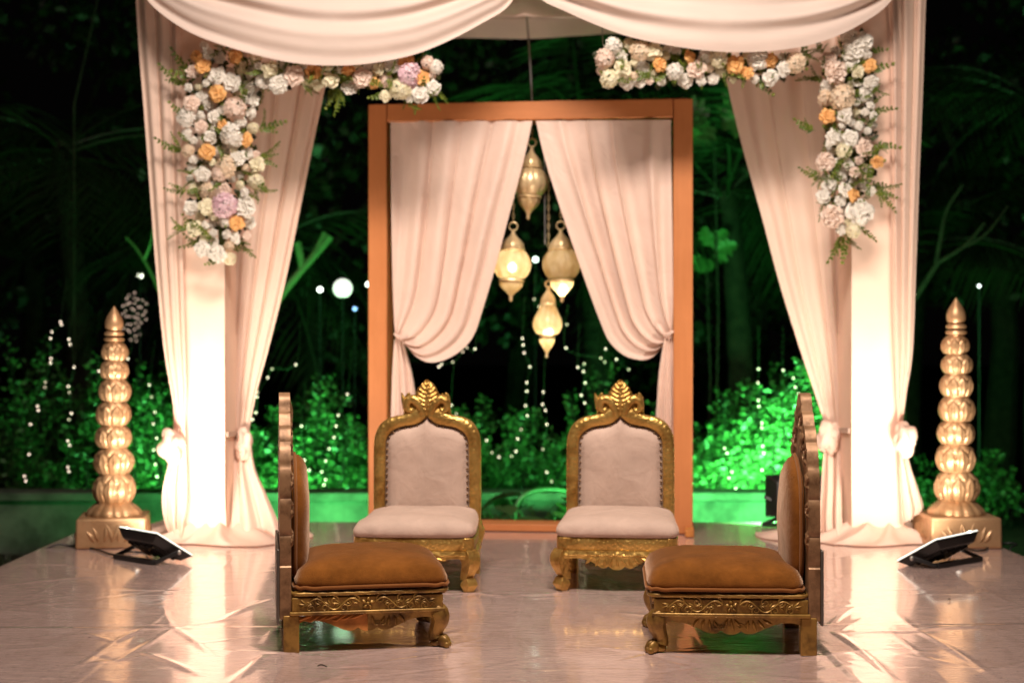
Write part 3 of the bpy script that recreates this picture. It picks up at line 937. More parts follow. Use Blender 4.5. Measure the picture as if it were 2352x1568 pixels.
def rear_chair(label, x, y, rz):
    t = thing('low_chair', label, 'chair', (x, y, 0), rz, 'low throne chairs around the mandap')
    # backrest frame: one rounded ring that also forms the two back legs
    outer = [(0.249, 0.0), (0.249, 0.17), (0.254, 0.30), (0.254, 0.45), (0.253, 0.60), (0.245, 0.655), (0.222, 0.700), (0.185, 0.728), (0.150, 0.738), (0.113, 0.746), (0.07, 0.77), (0.035, 0.80), (0.0, 0.82)]
    inner = [(0.200, 0.0), (0.200, 0.17), (0.199, 0.30), (0.198, 0.45), (0.196, 0.59), (0.190, 0.635), (0.170, 0.663), (0.140, 0.682), (0.110, 0.690), (0.080, 0.694), (0.046, 0.702), (0.020, 0.718), (0.0, 0.738)]
    O, I = resample(outer, 70), resample(inner, 70)
    O = np.concatenate([O, (O * [-1, 1])[::-1][1:]]); I = np.concatenate([I, (I * [-1, 1])[::-1][1:]])
    yb = 0.262
    prof = [(1.0, 0.020), (1.0, -0.010), (0.94, -0.022), (0.75, -0.028), (0.5, -0.030), (0.25, -0.028), (0.06, -0.022), (0.0, -0.010), (0.0, 0.020)]
    a = np.zeros((len(O), len(prof), 3))
    for i in range(len(O)):
        for j, (q, dy) in enumerate(prof):
            p = I[i] * (1 - q) + O[i] * q
            a[i, j] = (p[0], yb + dy, p[1])
    MB().grid(a, close_v=True).build('back_frame', M_gold, t, sharp=60)
    # crest: backing plate, palmette and two scrolls
    cr = [(0.113, 0.742), (0.110, 0.775), (0.109, 0.805), (0.105, 0.830), (0.094, 0.846), (0.084, 0.850), (0.080, 0.836), (0.062, 0.838), (0.050, 0.850), (0.039, 0.874), (0.023, 0.892), (0.0, 0.906)]
    cro = cr + [(-p[0], p[1]) for p in cr[::-1][1:]]
    MB().prism([(p[0], p[1]) for p in dense(cro, 4)], lambda a_, b_: (a_, yb + 0.018, b_), lambda a_, b_: (a_, yb - 0.012, b_)).build('crest', M_gold, t, bevel=0.004)
    n, m = 40, 31
    pa = np.zeros((n, m, 3))
    for i in range(n):
        t_ = i / (n - 1)
        for j in range(m):
            q_ = -1 + 2 * j / (m - 1)
            ch = math.cos((t_ * 7.5 - abs(q_) * 1.5) * 2 * math.pi)          # chevron ribs rising from the midrib
            wd = 0.058 * max(0.0, math.sin(math.pi * (0.10 + 0.88 * t_ ** 0.9))) ** 0.85 * (1 + 0.05 * ch * abs(q_))
            hh = 0.024 * (1 - q_ * q_) ** 0.5 * math.sin(math.pi * min(1, 0.25 + 0.72 * t_)) + 0.0045 * ch * min(1, abs(q_) * 4) * (1 - abs(q_) ** 4) - 0.004 * math.exp(-(q_ / 0.08) ** 2)
            pa[i, j] = (q_ * wd, yb - 0.014 - hh, 0.764 + 0.146 * t_)
    MB().grid(pa).build('palmette', M_gold, t, sharp=70)
    for s in (-1, 1):
        pts, rad = [], []
        for (px, pz, rr) in ((0.016, 0.736, 0.016), (0.024, 0.768, 0.021), (0.040, 0.800, 0.024), (0.064, 0.818, 0.023), (0.086, 0.812, 0.021), (0.095, 0.792, 0.018), (0.090, 0.770, 0.016), (0.074, 0.764, 0.014), (0.064, 0.778, 0.010)):
            pts.append((s * px, yb - 0.018, pz)); rad.append(rr)
        q = resample([(*p, r_) for p, r_ in zip(pts, rad)], 34)
        sm = MB().tube([tuple(v[:3]) for v in q], [float(v[3]) for v in q], 10)
        leafrel(sm, (s * 0.104, 0.752), math.pi / 2 + s * 0.08, 0.095, 0.014, lambda u_, z_, h_=0: (u_, yb - 0.016 - h_, z_), 0.010)
        sm.build('scroll', M_gold, t, sharp=60)
    # back upholstery, domed inside the ring
    c0 = (0.0, 0.50)
    rings = [1.004, 0.985, 0.95, 0.90, 0.82, 0.7, 0.55, 0.4, 0.25, 0.12]
    up = np.zeros((len(rings), len(I), 3))
    I2 = I.copy(); I2[:, 1] = np.maximum(I2[:, 1], 0.245)
    nn = Noise(int(abs(x) * 100), 8, 1, 4)
    for i, s in enumerate(rings):
        e = 1 - s
        dy = 0.004 - (0.030 * (1 - math.exp(-max(0, 0.955 - s) / 0.06)) + 0.010 * (1 - s * s)) - (0.004 if s < 1 else 0)
        for k, (ax, az) in enumerate(I2):
            px, pz = c0[0] + (ax - c0[0]) * s, c0[1] + (az - c0[1]) * s
            up[i, k] = (px, yb - 0.004 + dy + 0.006 * nn(px * 3, pz * 3), pz)
    ub = MB().grid(up, close_v=True)
    ub.v.append((0, yb - 0.045, 0.5)); L0 = (len(rings) - 1) * len(I2)
    for k in range(len(I2)):
        ub.f.append((L0 + k, L0 + (k + 1) % len(I2), len(ub.v) - 1))
    ub.build('back_cushion', M_cream, t, sharp=80)
    MB().prism([tuple(p) for p in I2[::3]], lambda a_, b_: (a_ * 0.99, yb + 0.015, b_), lambda a_, b_: (a_ * 0.99, yb + 0.004, b_)).build('back_board', M_rawwood, t, smooth=False)
    nm = MB()
    path = resample([tuple(c0[i_] + (p[i_] - c0[i_]) * 0.962 for i_ in (0, 1)) for p in I2[8:-8]], 41)
    for p in path:
        nm.ell((p[0], yb - 0.012, p[1]), (0.0058, 0.005, 0.0058), n=5, m=8)
    nm.build('nail_trim', M_nail, t, kind='stuff')
    # seat: box rails, lip moulding, scalloped apron
    ro = sup(64, 0.268, 0.250, -0.268, 0.232, 14)
    ri = [(p[0] * 0.90, p[1] * 0.90) for p in ro]
    rl = MB()
    for z0, z1, gx, nm_ in ((0.180, 0.237, 1.0, 'seat_rail'), (0.157, 0.182, 1.035, 'lip_moulding')):
        mb = MB()
        aa = np.zeros((6, 64, 3))
        for k, (px, py) in enumerate(ro):
            for i, (q, z) in enumerate(((0.90, z0), (gx * 0.985, z0), (gx, z0 + 0.006), (gx if nm_ == 'seat_rail' else gx * 0.985, z1 - 0.004), (0.99 if nm_ == 'seat_rail' else 0.975, z1), (0.90, z1))):
                aa[i, k] = (px * q, py * q, z)
        mb.grid(aa, close_u=True, close_v=True).build(nm_, M_gold, t, sharp=35)
    lob = [(0.0, 0.098), (0.018, 0.101), (0.036, 0.113, 1), (0.052, 0.106), (0.068, 0.107), (0.095, 0.124), (0.13, 0.140), (0.18, 0.147), (0.225, 0.143), (0.245, 0.125)]
    low = dense(lob, 5)
    full = [(-s, z) for s, z in low[::-1]] + low[1:]
    def apron(p0, sd, nd, L, name, mat):
        k = L / 0.49
        o = [(full[-1][0] * k, 0.160)] + [(s * k, z) for s, z in full[::-1]] + [(full[0][0] * k, 0.160)]
        f = frame_uv(p0, sd, nd)
        mb = MB()
        for q in range(len(full) - 1):     # strip quads keep the concave outline clean
            (s0, z0), (s1, z1) = full[q], full[q + 1]
            s0 *= k; s1 *= k
            b = len(mb.v)
            mb.v += [f(s0, z0, 0.010), f(s1, z1, 0.010), f(s1, 0.160, 0.012), f(s0, 0.160, 0.012), f(s0, z0, -0.012), f(s1, z1, -0.012), f(s1, 0.160, -0.012), f(s0, 0.160, -0.012)]
            mb.f += [(b, b + 1, b + 2, b + 3), (b + 7, b + 6, b + 5, b + 4), (b, b + 4, b + 5, b + 1)]
        return mb, f
    mb, f = apron((0, -0.262), (1, 0), (0, -1), 0.49, 'apron', M_gold)
    for s_, a_ in ((0.0, -1.57), (0.02, -1.2), (-0.02, -1.9), (0.05, -1.3), (-0.05, -1.85), (0.075, -0.9), (-0.075, -2.25), (0.105, -0.5), (-0.105, -2.65)):
        leafrel(mb, (s_, 0.150), a_, 0.040, 0.008, lambda s, z, h=0: f(s, z, 0.010 + h), 0.006)
    mb.build('apron', M_gold, t, sharp=50)
    for s in (-1, 1):
        mb, _ = apron((s * 0.25, -0.01), (0, 1), (s, 0), 0.44, 'apron', M_gold)
        mb.build('side_apron', M_gold, t, sharp=50)
    for s in (-1, 1):
        # cabriole front leg on a faceted block foot
        prof = [(0.000, 0.165, 0.030), (0.014, 0.146, 0.031), (0.015, 0.125, 0.029), (0.004, 0.095, 0.024), (-0.010, 0.062, 0.0195), (-0.010, 0.052, 0.0195)]
        q = resample(prof, 16)
        lg = MB().tube([(s * (0.238 + v[0] * 0.8), -0.238 - v[0] * 0.8, v[1]) for v in q], [float(v[2]) for v in q], 4, square=True)
        lg.tube([(s * 0.236, -0.236, 0.054), (s * 0.239, -0.239, 0.046), (s * 0.243, -0.243, 0.030), (s * 0.240, -0.240, 0.008), (s * 0.240, -0.240, 0.0)], [0.020, 0.0245, 0.028, 0.018, 0.016], 4, square=True)
        lg.build('leg', M_gold, t, bevel=0.004)
        # bulging bracket where the rear leg meets the rail
        MB().prism(dense([(0.0, 0.11), (0.010, 0.15), (0.022, 0.195), (0.012, 0.225), (0.0, 0.26), (-0.02, 0.26), (-0.02, 0.11)], 3),
                   lambda a_, b_, s=s: (s * (0.250 + a_), 0.235, b_), lambda a_, b_, s=s: (s * (0.250 + a_), 0.282, b_)).build('bracket', M_gold, t, bevel=0.004)
    pillow(sup(96, 0.275, 0.250, -0.278, 0.222, 9), 0.238, 0.282, 0.328, int(x * 50) + 60, ears=0.16, back_rise=0.020, wr=0.011).build('seat_cushion', M_cream, t, sharp=80)
    return t

rear_chair('gold framed cream low chair in front of the left tied satin curtain', -0.415, 6.45, math.radians(-3.4))
rear_chair('gold framed cream low chair in front of the right post of the copper frame', 0.484, 6.45, math.radians(-6.0))

def side_chair(label, x, y, rz, broken):
    t = thing('low_chair', label, 'chair', (x, y, 0), rz, 'low throne chairs around the mandap')
    # scalloped back panel
    half = [(0.258, 0.0), (0.258, 0.30, 1), (0.252, 0.308), (0.257, 0.330), (0.258, 0.395), (0.252, 0.412, 1), (0.257, 0.425), (0.256, 0.515), (0.247, 0.540, 1), (0.250, 0.556), (0.242, 0.625), (0.226, 0.655, 1),
            (0.222, 0.675), (0.205, 0.71), (0.178, 0.735, 1), (0.172, 0.75), (0.150, 0.778), (0.122, 0.79, 1), (0.112, 0.805), (0.092, 0.83), (0.068, 0.838, 1), (0.060, 0.855), (0.045, 0.885), (0.022, 0.900), (0.0, 0.903)]
    h = dense(half, 4)
    n = len(h)
    mb = MB()
    y0, y1 = 0.262, 0.302
    b = 0
    for i, (a_, z) in enumerate(h):
        mb.v += [(a_, y0, z), (a_, y1, z), (-a_, y0, z), (-a_, y1, z)]
    for i in range(n - 1):
        k, l = 4 * i, 4 * i + 4
        mb.f += [(k, l, l + 1, k + 1), (k + 2, k + 3, l + 3, l + 2), (k, k + 2, l + 2, l), (k + 1, l + 1, l + 3, k + 3)]
    mb.f.append((0, 1, 3, 2))
    # the legs below the rail are separate, so start the panel at rail height
    mb.v = [(p[0], p[1], max(p[2], 0.12)) for p in mb.v]
    mb.build('back_panel', M_edgewood, t, bevel=0.005, sharp=30)
    orn = MB()
    f = frame_uv((0, y0), (1, 0), (0, -1))
    for s in (-1, 1):
        for (cx, cz, r, d) in ((0.05, 0.80, 0.030, 1), (0.10, 0.73, 0.034, -1), (0.16, 0.69, 0.030, 1), (0.22, 0.60, 0.022, -1), (0.23, 0.50, 0.020, 1), (0.23, 0.40, 0.020, -1)):
            spiral(orn, (s * cx, cz), r, 1.4, 1.2, s * d, f, 0.006)
            for a_ in (0.3, 1.2, 2.2, 3.4, 4.6, 5.5):
                leafrel(orn, (s * cx + 0.6 * r * math.cos(a_), cz + 0.6 * r * math.sin(a_)), a_, r * 1.1, 0.009, f, 0.007)
    for a_ in (0.6, 1.1, 1.57, 2.04, 2.54):
        leafrel(orn, (0, 0.80), a_, 0.085, 0.014, f, 0.010)
    orn.build('carving', M_edgewood, t, sharp=60, kind='stuff')
    MB().box((0.0, 0.308, 0.235), (0.53, 0.010, 0.26)).build('back_plate', simple('grey iron plate', (0.16, 0.14, 0.12), 0.45, 0.7), t, bevel=0.003)
    # back cushion with piping
    out = dense([(0.0, 0.675), (0.06, 0.655), (0.12, 0.620), (0.165, 0.570), (0.180, 0.50), (0.183, 0.38), (0.170, 0.27), (0.120, 0.235), (0.0, 0.230)], 5)
    out = out + [(-p[0], p[1]) for p in out[::-1][1:-1]]
    nO = len(out)
    c0 = (0, 0.45)
    rg = [(0.97, 0.0), (1.0, 0.010), (1.0, 0.022), (0.97, 0.034), (0.90, 0.046), (0.78, 0.056), (0.6, 0.062), (0.4, 0.065), (0.2, 0.066)]
    a = np.zeros((len(rg), nO, 3))
    nn = Noise(int(abs(x) * 90), 8, 1, 5)
    for i, (s, hh) in enumerate(rg):
        for k, (px, pz) in enumerate(out):
            qx, qz = c0[0] + (px - c0[0]) * s, c0[1] + (pz - c0[1]) * s
            a[i, k] = (qx, y0 - 0.004 - hh + 0.006 * nn(qx * 4, qz * 4), qz)
    mb = MB().grid(a, close_v=True)
    mb.v.append((0, y0 - 0.072, 0.45))
    for k in range(nO):
        mb.f.append(((len(rg) - 1) * nO + k, (len(rg) - 1) * nO + (k + 1) % nO, len(mb.v) - 1))
    cush = mb.build('back_cushion', M_velvet, t, sharp=80)
    loop = [(c0[0] + (p[0] - c0[0]) * 1.02, y0 - 0.016, c0[1] + (p[1] - c0[1]) * 1.02) for p in out]
    MB().tube(loop + [loop[0]], 0.0062, 8, cap=False).build('piping', M_piping, cush, sharp=80)
    # seat
    so = sup(96, 0.268, 0.262, -0.296, 0.252, 11)
    cush = pillow(so, 0.222, 0.262, 0.332, int(abs(x) * 77) + 5, wr=0.008).build('seat_cushion', M_velvet, t, sharp=80)
    lp = [(p[0] * 1.004, p[1] * 1.004, 0.226 + 0.0018 * math.sin(k * 0.8)) for k, p in enumerate(so)]
    MB().tube(lp + [lp[0]], 0.0068, 8, cap=False).build('piping', M_piping, cush, sharp=80)
    rope = MB()
    ro = sup(120, 0.264, 0.262, -0.292, 0.262, 16)
    tw = np.zeros((2 * len(ro), 8, 3))
    R2 = resample([(*p,) for p in ro] + [ro[0]], 2 * len(ro))
    for i, p in enumerate(R2):
        pn = Vector((p[0], p[1], 0)).normalized()
        for k in range(8):
            an = 2 * math.pi * k / 8
            rr = 0.0072 * (1 + 0.16 * math.sin(3 * an + i * 1.25))
            tw[i, k] = (p[0] + pn.x * rr * math.cos(an), p[1] + pn.y * rr * math.cos(an), 0.205 + rr * math.sin(an))
    MB().grid(tw, close_u=True, close_v=True).build('rope_moulding', M_carved, t, sharp=70)
    rb = MB().box((0, -0.015, 0.204), (0.50, 0.53, 0.022))
    rb.build('seat_board', M_carved, t)
    for sgn, nm in ((-1, 'l'), (1, 'r')):
        MB().box((sgn * 0.250, -0.006, 0.169), (0.024, 0.532, 0.048)).build('side_rail', M_carved, t, bevel=0.003)
        f = frame_uv((sgn * 0.262, -0.005), (0, 1), (sgn, 0))
        orn = MB(); scrollwork(orn, 0.455, 0.169, 0.046, f)
        for e in (-0.255, 0.238):       # cross hatched corner block
            for k in range(4):
                orn.tube([f(e + 0.005 * k - 0.009, 0.150, 0.0), f(e + 0.005 * k + 0.015, 0.190, 0.0)], 0.0008, 4)
                orn.tube([f(e + 0.005 * k + 0.009, 0.150, 0.0), f(e + 0.005 * k - 0.015, 0.190, 0.0)], 0.0008, 4)
        orn.build('carving', M_carved, t, sharp=60, kind='stuff')
        MB().box((sgn * 0.255, -0.006, 0.1385), (0.032, 0.548, 0.013)).build('lower_moulding', M_carved, t, bevel=0.004)
        lob = [(0.0, 0.070), (0.018, 0.0725), (0.034, 0.083, 1), (0.05, 0.074), (0.075, 0.074), (0.11, 0.088), (0.15, 0.105), (0.19, 0.112), (0.225, 0.110), (0.245, 0.098)]
        low = dense(lob, 5)
        full = [(-s, z) for s, z in low[::-1]] + low[1:]
        for part in ((0, 1) if (broken and (sgn < 0)) else (2,)):
            mb = MB()
            for q in range(len(full) - 1):
                (s0, z0), (s1, z1) = full[q], full[q + 1]
                if part == 0 and s0 < -0.03: pass
                if part == 1 and s0 >= 0.0: continue
                if part == 0 and s0 < 0.0: pass
                # rear half (towards the back panel is +y)
                if part == 0 and s1 > 0.0: continue
                if part == 1: continue
                zt = 0.133
                b = len(mb.v)
                mb.v += [f(s0, z0, -0.006), f(s1, z1, -0.006), f(s1, zt, -0.004), f(s0, zt, -0.004), f(s0, z0, -0.024), f(s1, z1, -0.024), f(s1, zt, -0.024), f(s0, zt, -0.024)]
                mb.f += [(b, b + 1, b + 2, b + 3), (b + 7, b + 6, b + 5, b + 4), (b, b + 4, b + 5, b + 1)]
            if part == 1:               # the splintered half: raw wood, ragged top edge
                nb = Noise(4, 8, 3, 14)
                for q in range(len(full) - 1):
                    (s0, z0), (s1, z1) = full[q], full[q + 1]
                    if s0 < 0.0: continue
                    t0, t1 = 0.131 - 0.028 * abs(nb(s0 * 5, 0)) - 0.05 * max(0, s0 - 0.15), 0.131 - 0.028 * abs(nb(s1 * 5, 0)) - 0.05 * max(0, s1 - 0.15)
                    t0 = max(t0, z0 + 0.006); t1 = max(t1, z1 + 0.006)
                    g0, g1 = 0.004 * nb(s0 * 6, 3), 0.004 * nb(s1 * 6, 3)
                    b = len(mb.v)
                    mb.v += [f(s0, z0, -0.003 + g0), f(s1, z1, -0.003 + g1), f(s1, t1, -0.010 - g1), f(s0, t0, -0.010 - g0), f(s0, z0, -0.024), f(s1, z1, -0.024), f(s1, t1, -0.024), f(s0, t0, -0.024)]
                    mb.f += [(b, b + 1, b + 2, b + 3), (b + 7, b + 6, b + 5, b + 4), (b, b + 4, b + 5, b + 1), (b + 3, b + 2, b + 6, b + 7)]
                for k in range(7):
                    s_ = 0.02 + 0.03 * k
                    mb.tube([f(s_, 0.128, -0.008), f(s_ + 0.030, 0.118 - 0.004 * (k % 3), -0.003), f(s_ + 0.055, 0.112, -0.010)], [0.005, 0.004, 0.001], 4)
                o = mb.build('apron', M_rawwood, t, sharp=40)
                o['label'] = 'splintered apron half with bare orange brown wood'
            else:
                def fo(s, z, h_=0.0): return f(s, z, -0.0045 + h_)
                for s_, z_, a_, l_ in ((0.0, 0.126, -1.57, 0.045), (0.012, 0.124, -1.1, 0.036), (-0.012, 0.124, -2.04, 0.036), (0.060, 0.120, -1.9, 0.036), (0.075, 0.122, -1.5, 0.040), (0.092, 0.122, -1.1, 0.036), (0.11, 0.124, -0.7, 0.036),
                                       (-0.060, 0.120, -1.24, 0.036), (-0.075, 0.122, -1.64, 0.040), (-0.092, 0.122, -2.04, 0.036), (-0.11, 0.124, -2.44, 0.036)):
                    if part == 0 and s_ > -0.005: continue
                    leafrel(mb, (s_, z_), a_, l_, 0.008, fo, 0.006)
                for s_ in (0.032, -0.032, 0.055, -0.055):
                    if part == 0 and s_ > 0: continue
                    spiral(mb, (s_, 0.098), 0.011, 1.2, 0.5, 1 if s_ > 0 else -1, fo, 0.003)
                mb.build('apron', M_carved, t, sharp=50)
        # legs
        MB().box((sgn * 0.237, 0.262, 0.0665), (0.052, 0.056, 0.131)).build('leg', M_carved, t, bevel=0.004)
        prof = [(0.0, 0.132, 0.036), (0.012, 0.118, 0.038), (0.013, 0.098, 0.035), (0.004, 0.070, 0.029), (-0.004, 0.046, 0.026), (0.000, 0.030, 0.028)]
        q = resample(prof, 14)
        lg = MB().tube([(sgn * (0.232 + v[0] * 0.5), -0.250 - v[0], v[1]) for v in q], [float(v[2]) for v in q], 8)
        for k in range(4):
            an = -0.75 + 0.5 * k
            ox, oy = sgn * (0.234) + 0.030 * math.sin(an) * 1.1, -0.256 - 0.022 * math.cos(an)
            rot = Matrix.Rotation(an, 3, 'Z') @ Matrix.Rotation(math.radians(28), 3, 'X')
            lg.ell((ox, oy, 0.0235), (0.0130, 0.026, 0.0215), rot=rot, n=8, m=10)
            lg.ell((ox + 0.018 * math.sin(an), oy - 0.016 * math.cos(an), 0.0125), (0.0110, 0.0125, 0.0125), n=6, m=8)
        lg.ell((sgn * 0.233, -0.252, 0.016), (0.024, 0.026, 0.016), n=6, m=10)
        for k in (-1, 0, 1):
            lg.tube([(sgn * 0.234 + k * 0.013, -0.276, 0.122), (sgn * 0.233 + k * 0.012, -0.287, 0.100), (sgn * 0.232 + k * 0.010, -0.268, 0.06), (sgn * 0.232 + k * 0.010, -0.27, 0.03)], [0.007, 0.006, 0.0045, 0.004], 6)
            lg.tube([(sgn * 0.262, -0.250 + k * 0.013, 0.122), (sgn * 0.262, -0.257 + k * 0.012, 0.098), (sgn * 0.252, -0.248 + k * 0.010, 0.06), (sgn * 0.252, -0.25 + k * 0.01, 0.03)], [0.006, 0.006, 0.004, 0.004], 6)
        lg.build('claw_leg', M_carved, t, sharp=60)
    f = frame_uv((0, -0.272), (1, 0), (0, -1))
    MB().box((0, -0.262, 0.169), (0.475, 0.020, 0.048)).build('front_rail', M_carved, t, bevel=0.003)
    orn = MB(); scrollwork(orn, 0.44, 0.169, 0.046, f); orn.build('carving', M_carved, t, sharp=60, kind='stuff')
    MB().box((0, -0.268, 0.1385), (0.476, 0.024, 0.013)).build('lower_moulding', M_carved, t, bevel=0.004)
    return t
cl = side_chair('carved gilt low chair with brown velvet seat and a splintered apron, facing right', -0.559, 5.276, math.radians(100), True)
side_chair('carved gilt low chair with brown velvet seat and an intact apron, facing left', 0.786, 5.21, math.radians(-94), False)
th = MB().tube([(-0.262 + 0.05, 0.16, 0.0), (-0.262 + 0.05, 0.16, 0.001)], 0.0001, 3)

# ------------------------------------------------------------------ floodlights on the stage
def floodlight(label, A, B, C, cable_pts, side):
    A, B, C = Vector(A), Vector(B), Vector(C)
    e1 = (A - B); e2 = (C - B)
    w, h = e1.length, e2.length
    n = (e2.cross(e1)).normalized()
    if n.z < 0: n = -n
    e1n = e1.normalized(); e2n = (e2 - e1n * e2.dot(e1n)).normalized()
    ctr = (A + C) / 2
    base = Vector((ctr.x, ctr.y, 0))
    t = thing('floodlight', label, 'floodlight', base, 0, 'LED floodlights aimed at the pillars')
    M3 = Matrix((e1n, e2n, n)).transposed()
    def P(a, b, c): return ctr + M3 @ Vector((a, b, c))
    def slab(sx, sy, z0, z1, taper=1.0):
        mb = MB()
        hx, hy = sx / 2, sy / 2
        vs = []
        for z, k in ((z0, taper), (z1, 1.0)):
            vs += [P(-hx * k, -hy * k, z), P(hx * k, -hy * k, z), P(hx * k, hy * k, z), P(-hx * k, hy * k, z)]
        mb.add(vs, [(3, 2, 1, 0), (4, 5, 6, 7), (0, 1, 5, 4), (1, 2, 6, 5), (2, 3, 7, 6), (3, 0, 4, 7)])
        return mb
    slab(w * 0.985, h * 0.985, -0.050, -0.012, 0.80).build('housing', M_black, t, origin=base, bevel=0.004)
    slab(w, h, -0.0125, -0.007).build('rim', M_black, t, origin=base, bevel=0.001)
    led = slab(w * 0.985, h * 0.985, -0.0065, 0.0).build('led_panel', M_led, t, origin=base)
    dl = (n + Vector((side * -0.22, 0.38, -0.06))).normalized()
    beam('beam', t, P(0, 0, 0.012) - base, dl, w * 0.9, h * 0.85, FLOOD_W, (1.0, 0.87, 0.72), 122)
    for k in range(5):
        slab(0.012, h * 0.6, -0.062, -0.048).build('fin', M_black, t, origin=Vector(base) - M3 @ Vector(((k - 2) * w * 0.15, 0, 0)))
    # U bracket: pivots on the two short sides of the housing, base bar on the floor
    br = MB()
    feet = []
    for s in (-1, 1):
        piv = P(s * (w / 2 + 0.010), h * 0.12, -0.03)
        foot = Vector((piv.x, piv.y, 0.014)) + Vector((side * -0.20, 0.0, 0)) * 0.55 + Vector((0, -0.02, 0))
        feet.append(foot)
        br.tube([piv + (piv - foot) * 0.06, foot], 0.0095, 4, square=True)
    br.tube([feet[0], feet[1]], 0.0125, 4, square=True)
    br.build('bracket', M_black, t, origin=base, bevel=0.003)
    kb = MB()
    for s in (-1, 1):
        p = P(s * (w / 2 + 0.016), h * 0.12, -0.03)
        kb.ell(p, (0.010, 0.012, 0.012), n=6, m=10)
    kb.build('pivot_bolt', M_bolt, t, origin=base)
    q = resample([(P(0, 0, -0.05).x, P(0, 0, -0.05).y, P(0, 0, -0.05).z)] + cable_pts, 60)
    MB().tube([tuple(v) for v in q], 0.0052, 8).build('power_cable', M_cable, t, origin=base)
    return t
M_led = emis('LED panel light', (0.95, 1.0, 0.90), 1.05)
def cpts(l): return [tuple(fl(x, y, 0.007)) for x, y in l]
floodlight('black LED floodlight lighting the left pillar, cable trailing off the stage edge', at(275, 1207, 7.06), at(363, 1222, 6.86), at(443, 1273, 7.03),
           cpts([(335, 1268), (300, 1266), (262, 1273), (225, 1262), (190, 1255), (160, 1253)]) + [(fl(120, 1258).x, fl(120, 1258).y, 0.01), (-2.56, 7.45, -0.1), (-2.62, 7.4, -0.5)], 1)
floodlight('black LED floodlight lighting the right pillar, cable curling to the right', at(2248, 1215, 6.98), at(2150, 1236, 6.76), at(2057, 1286, 6.93),
           cpts([(2190, 1262), (2215, 1258), (2240, 1264), (2262, 1262), (2280, 1250), (2310, 1247), (2335, 1250)]) + [(2.62, 7.50, -0.05), (2.70, 7.55, -0.5)], -1)

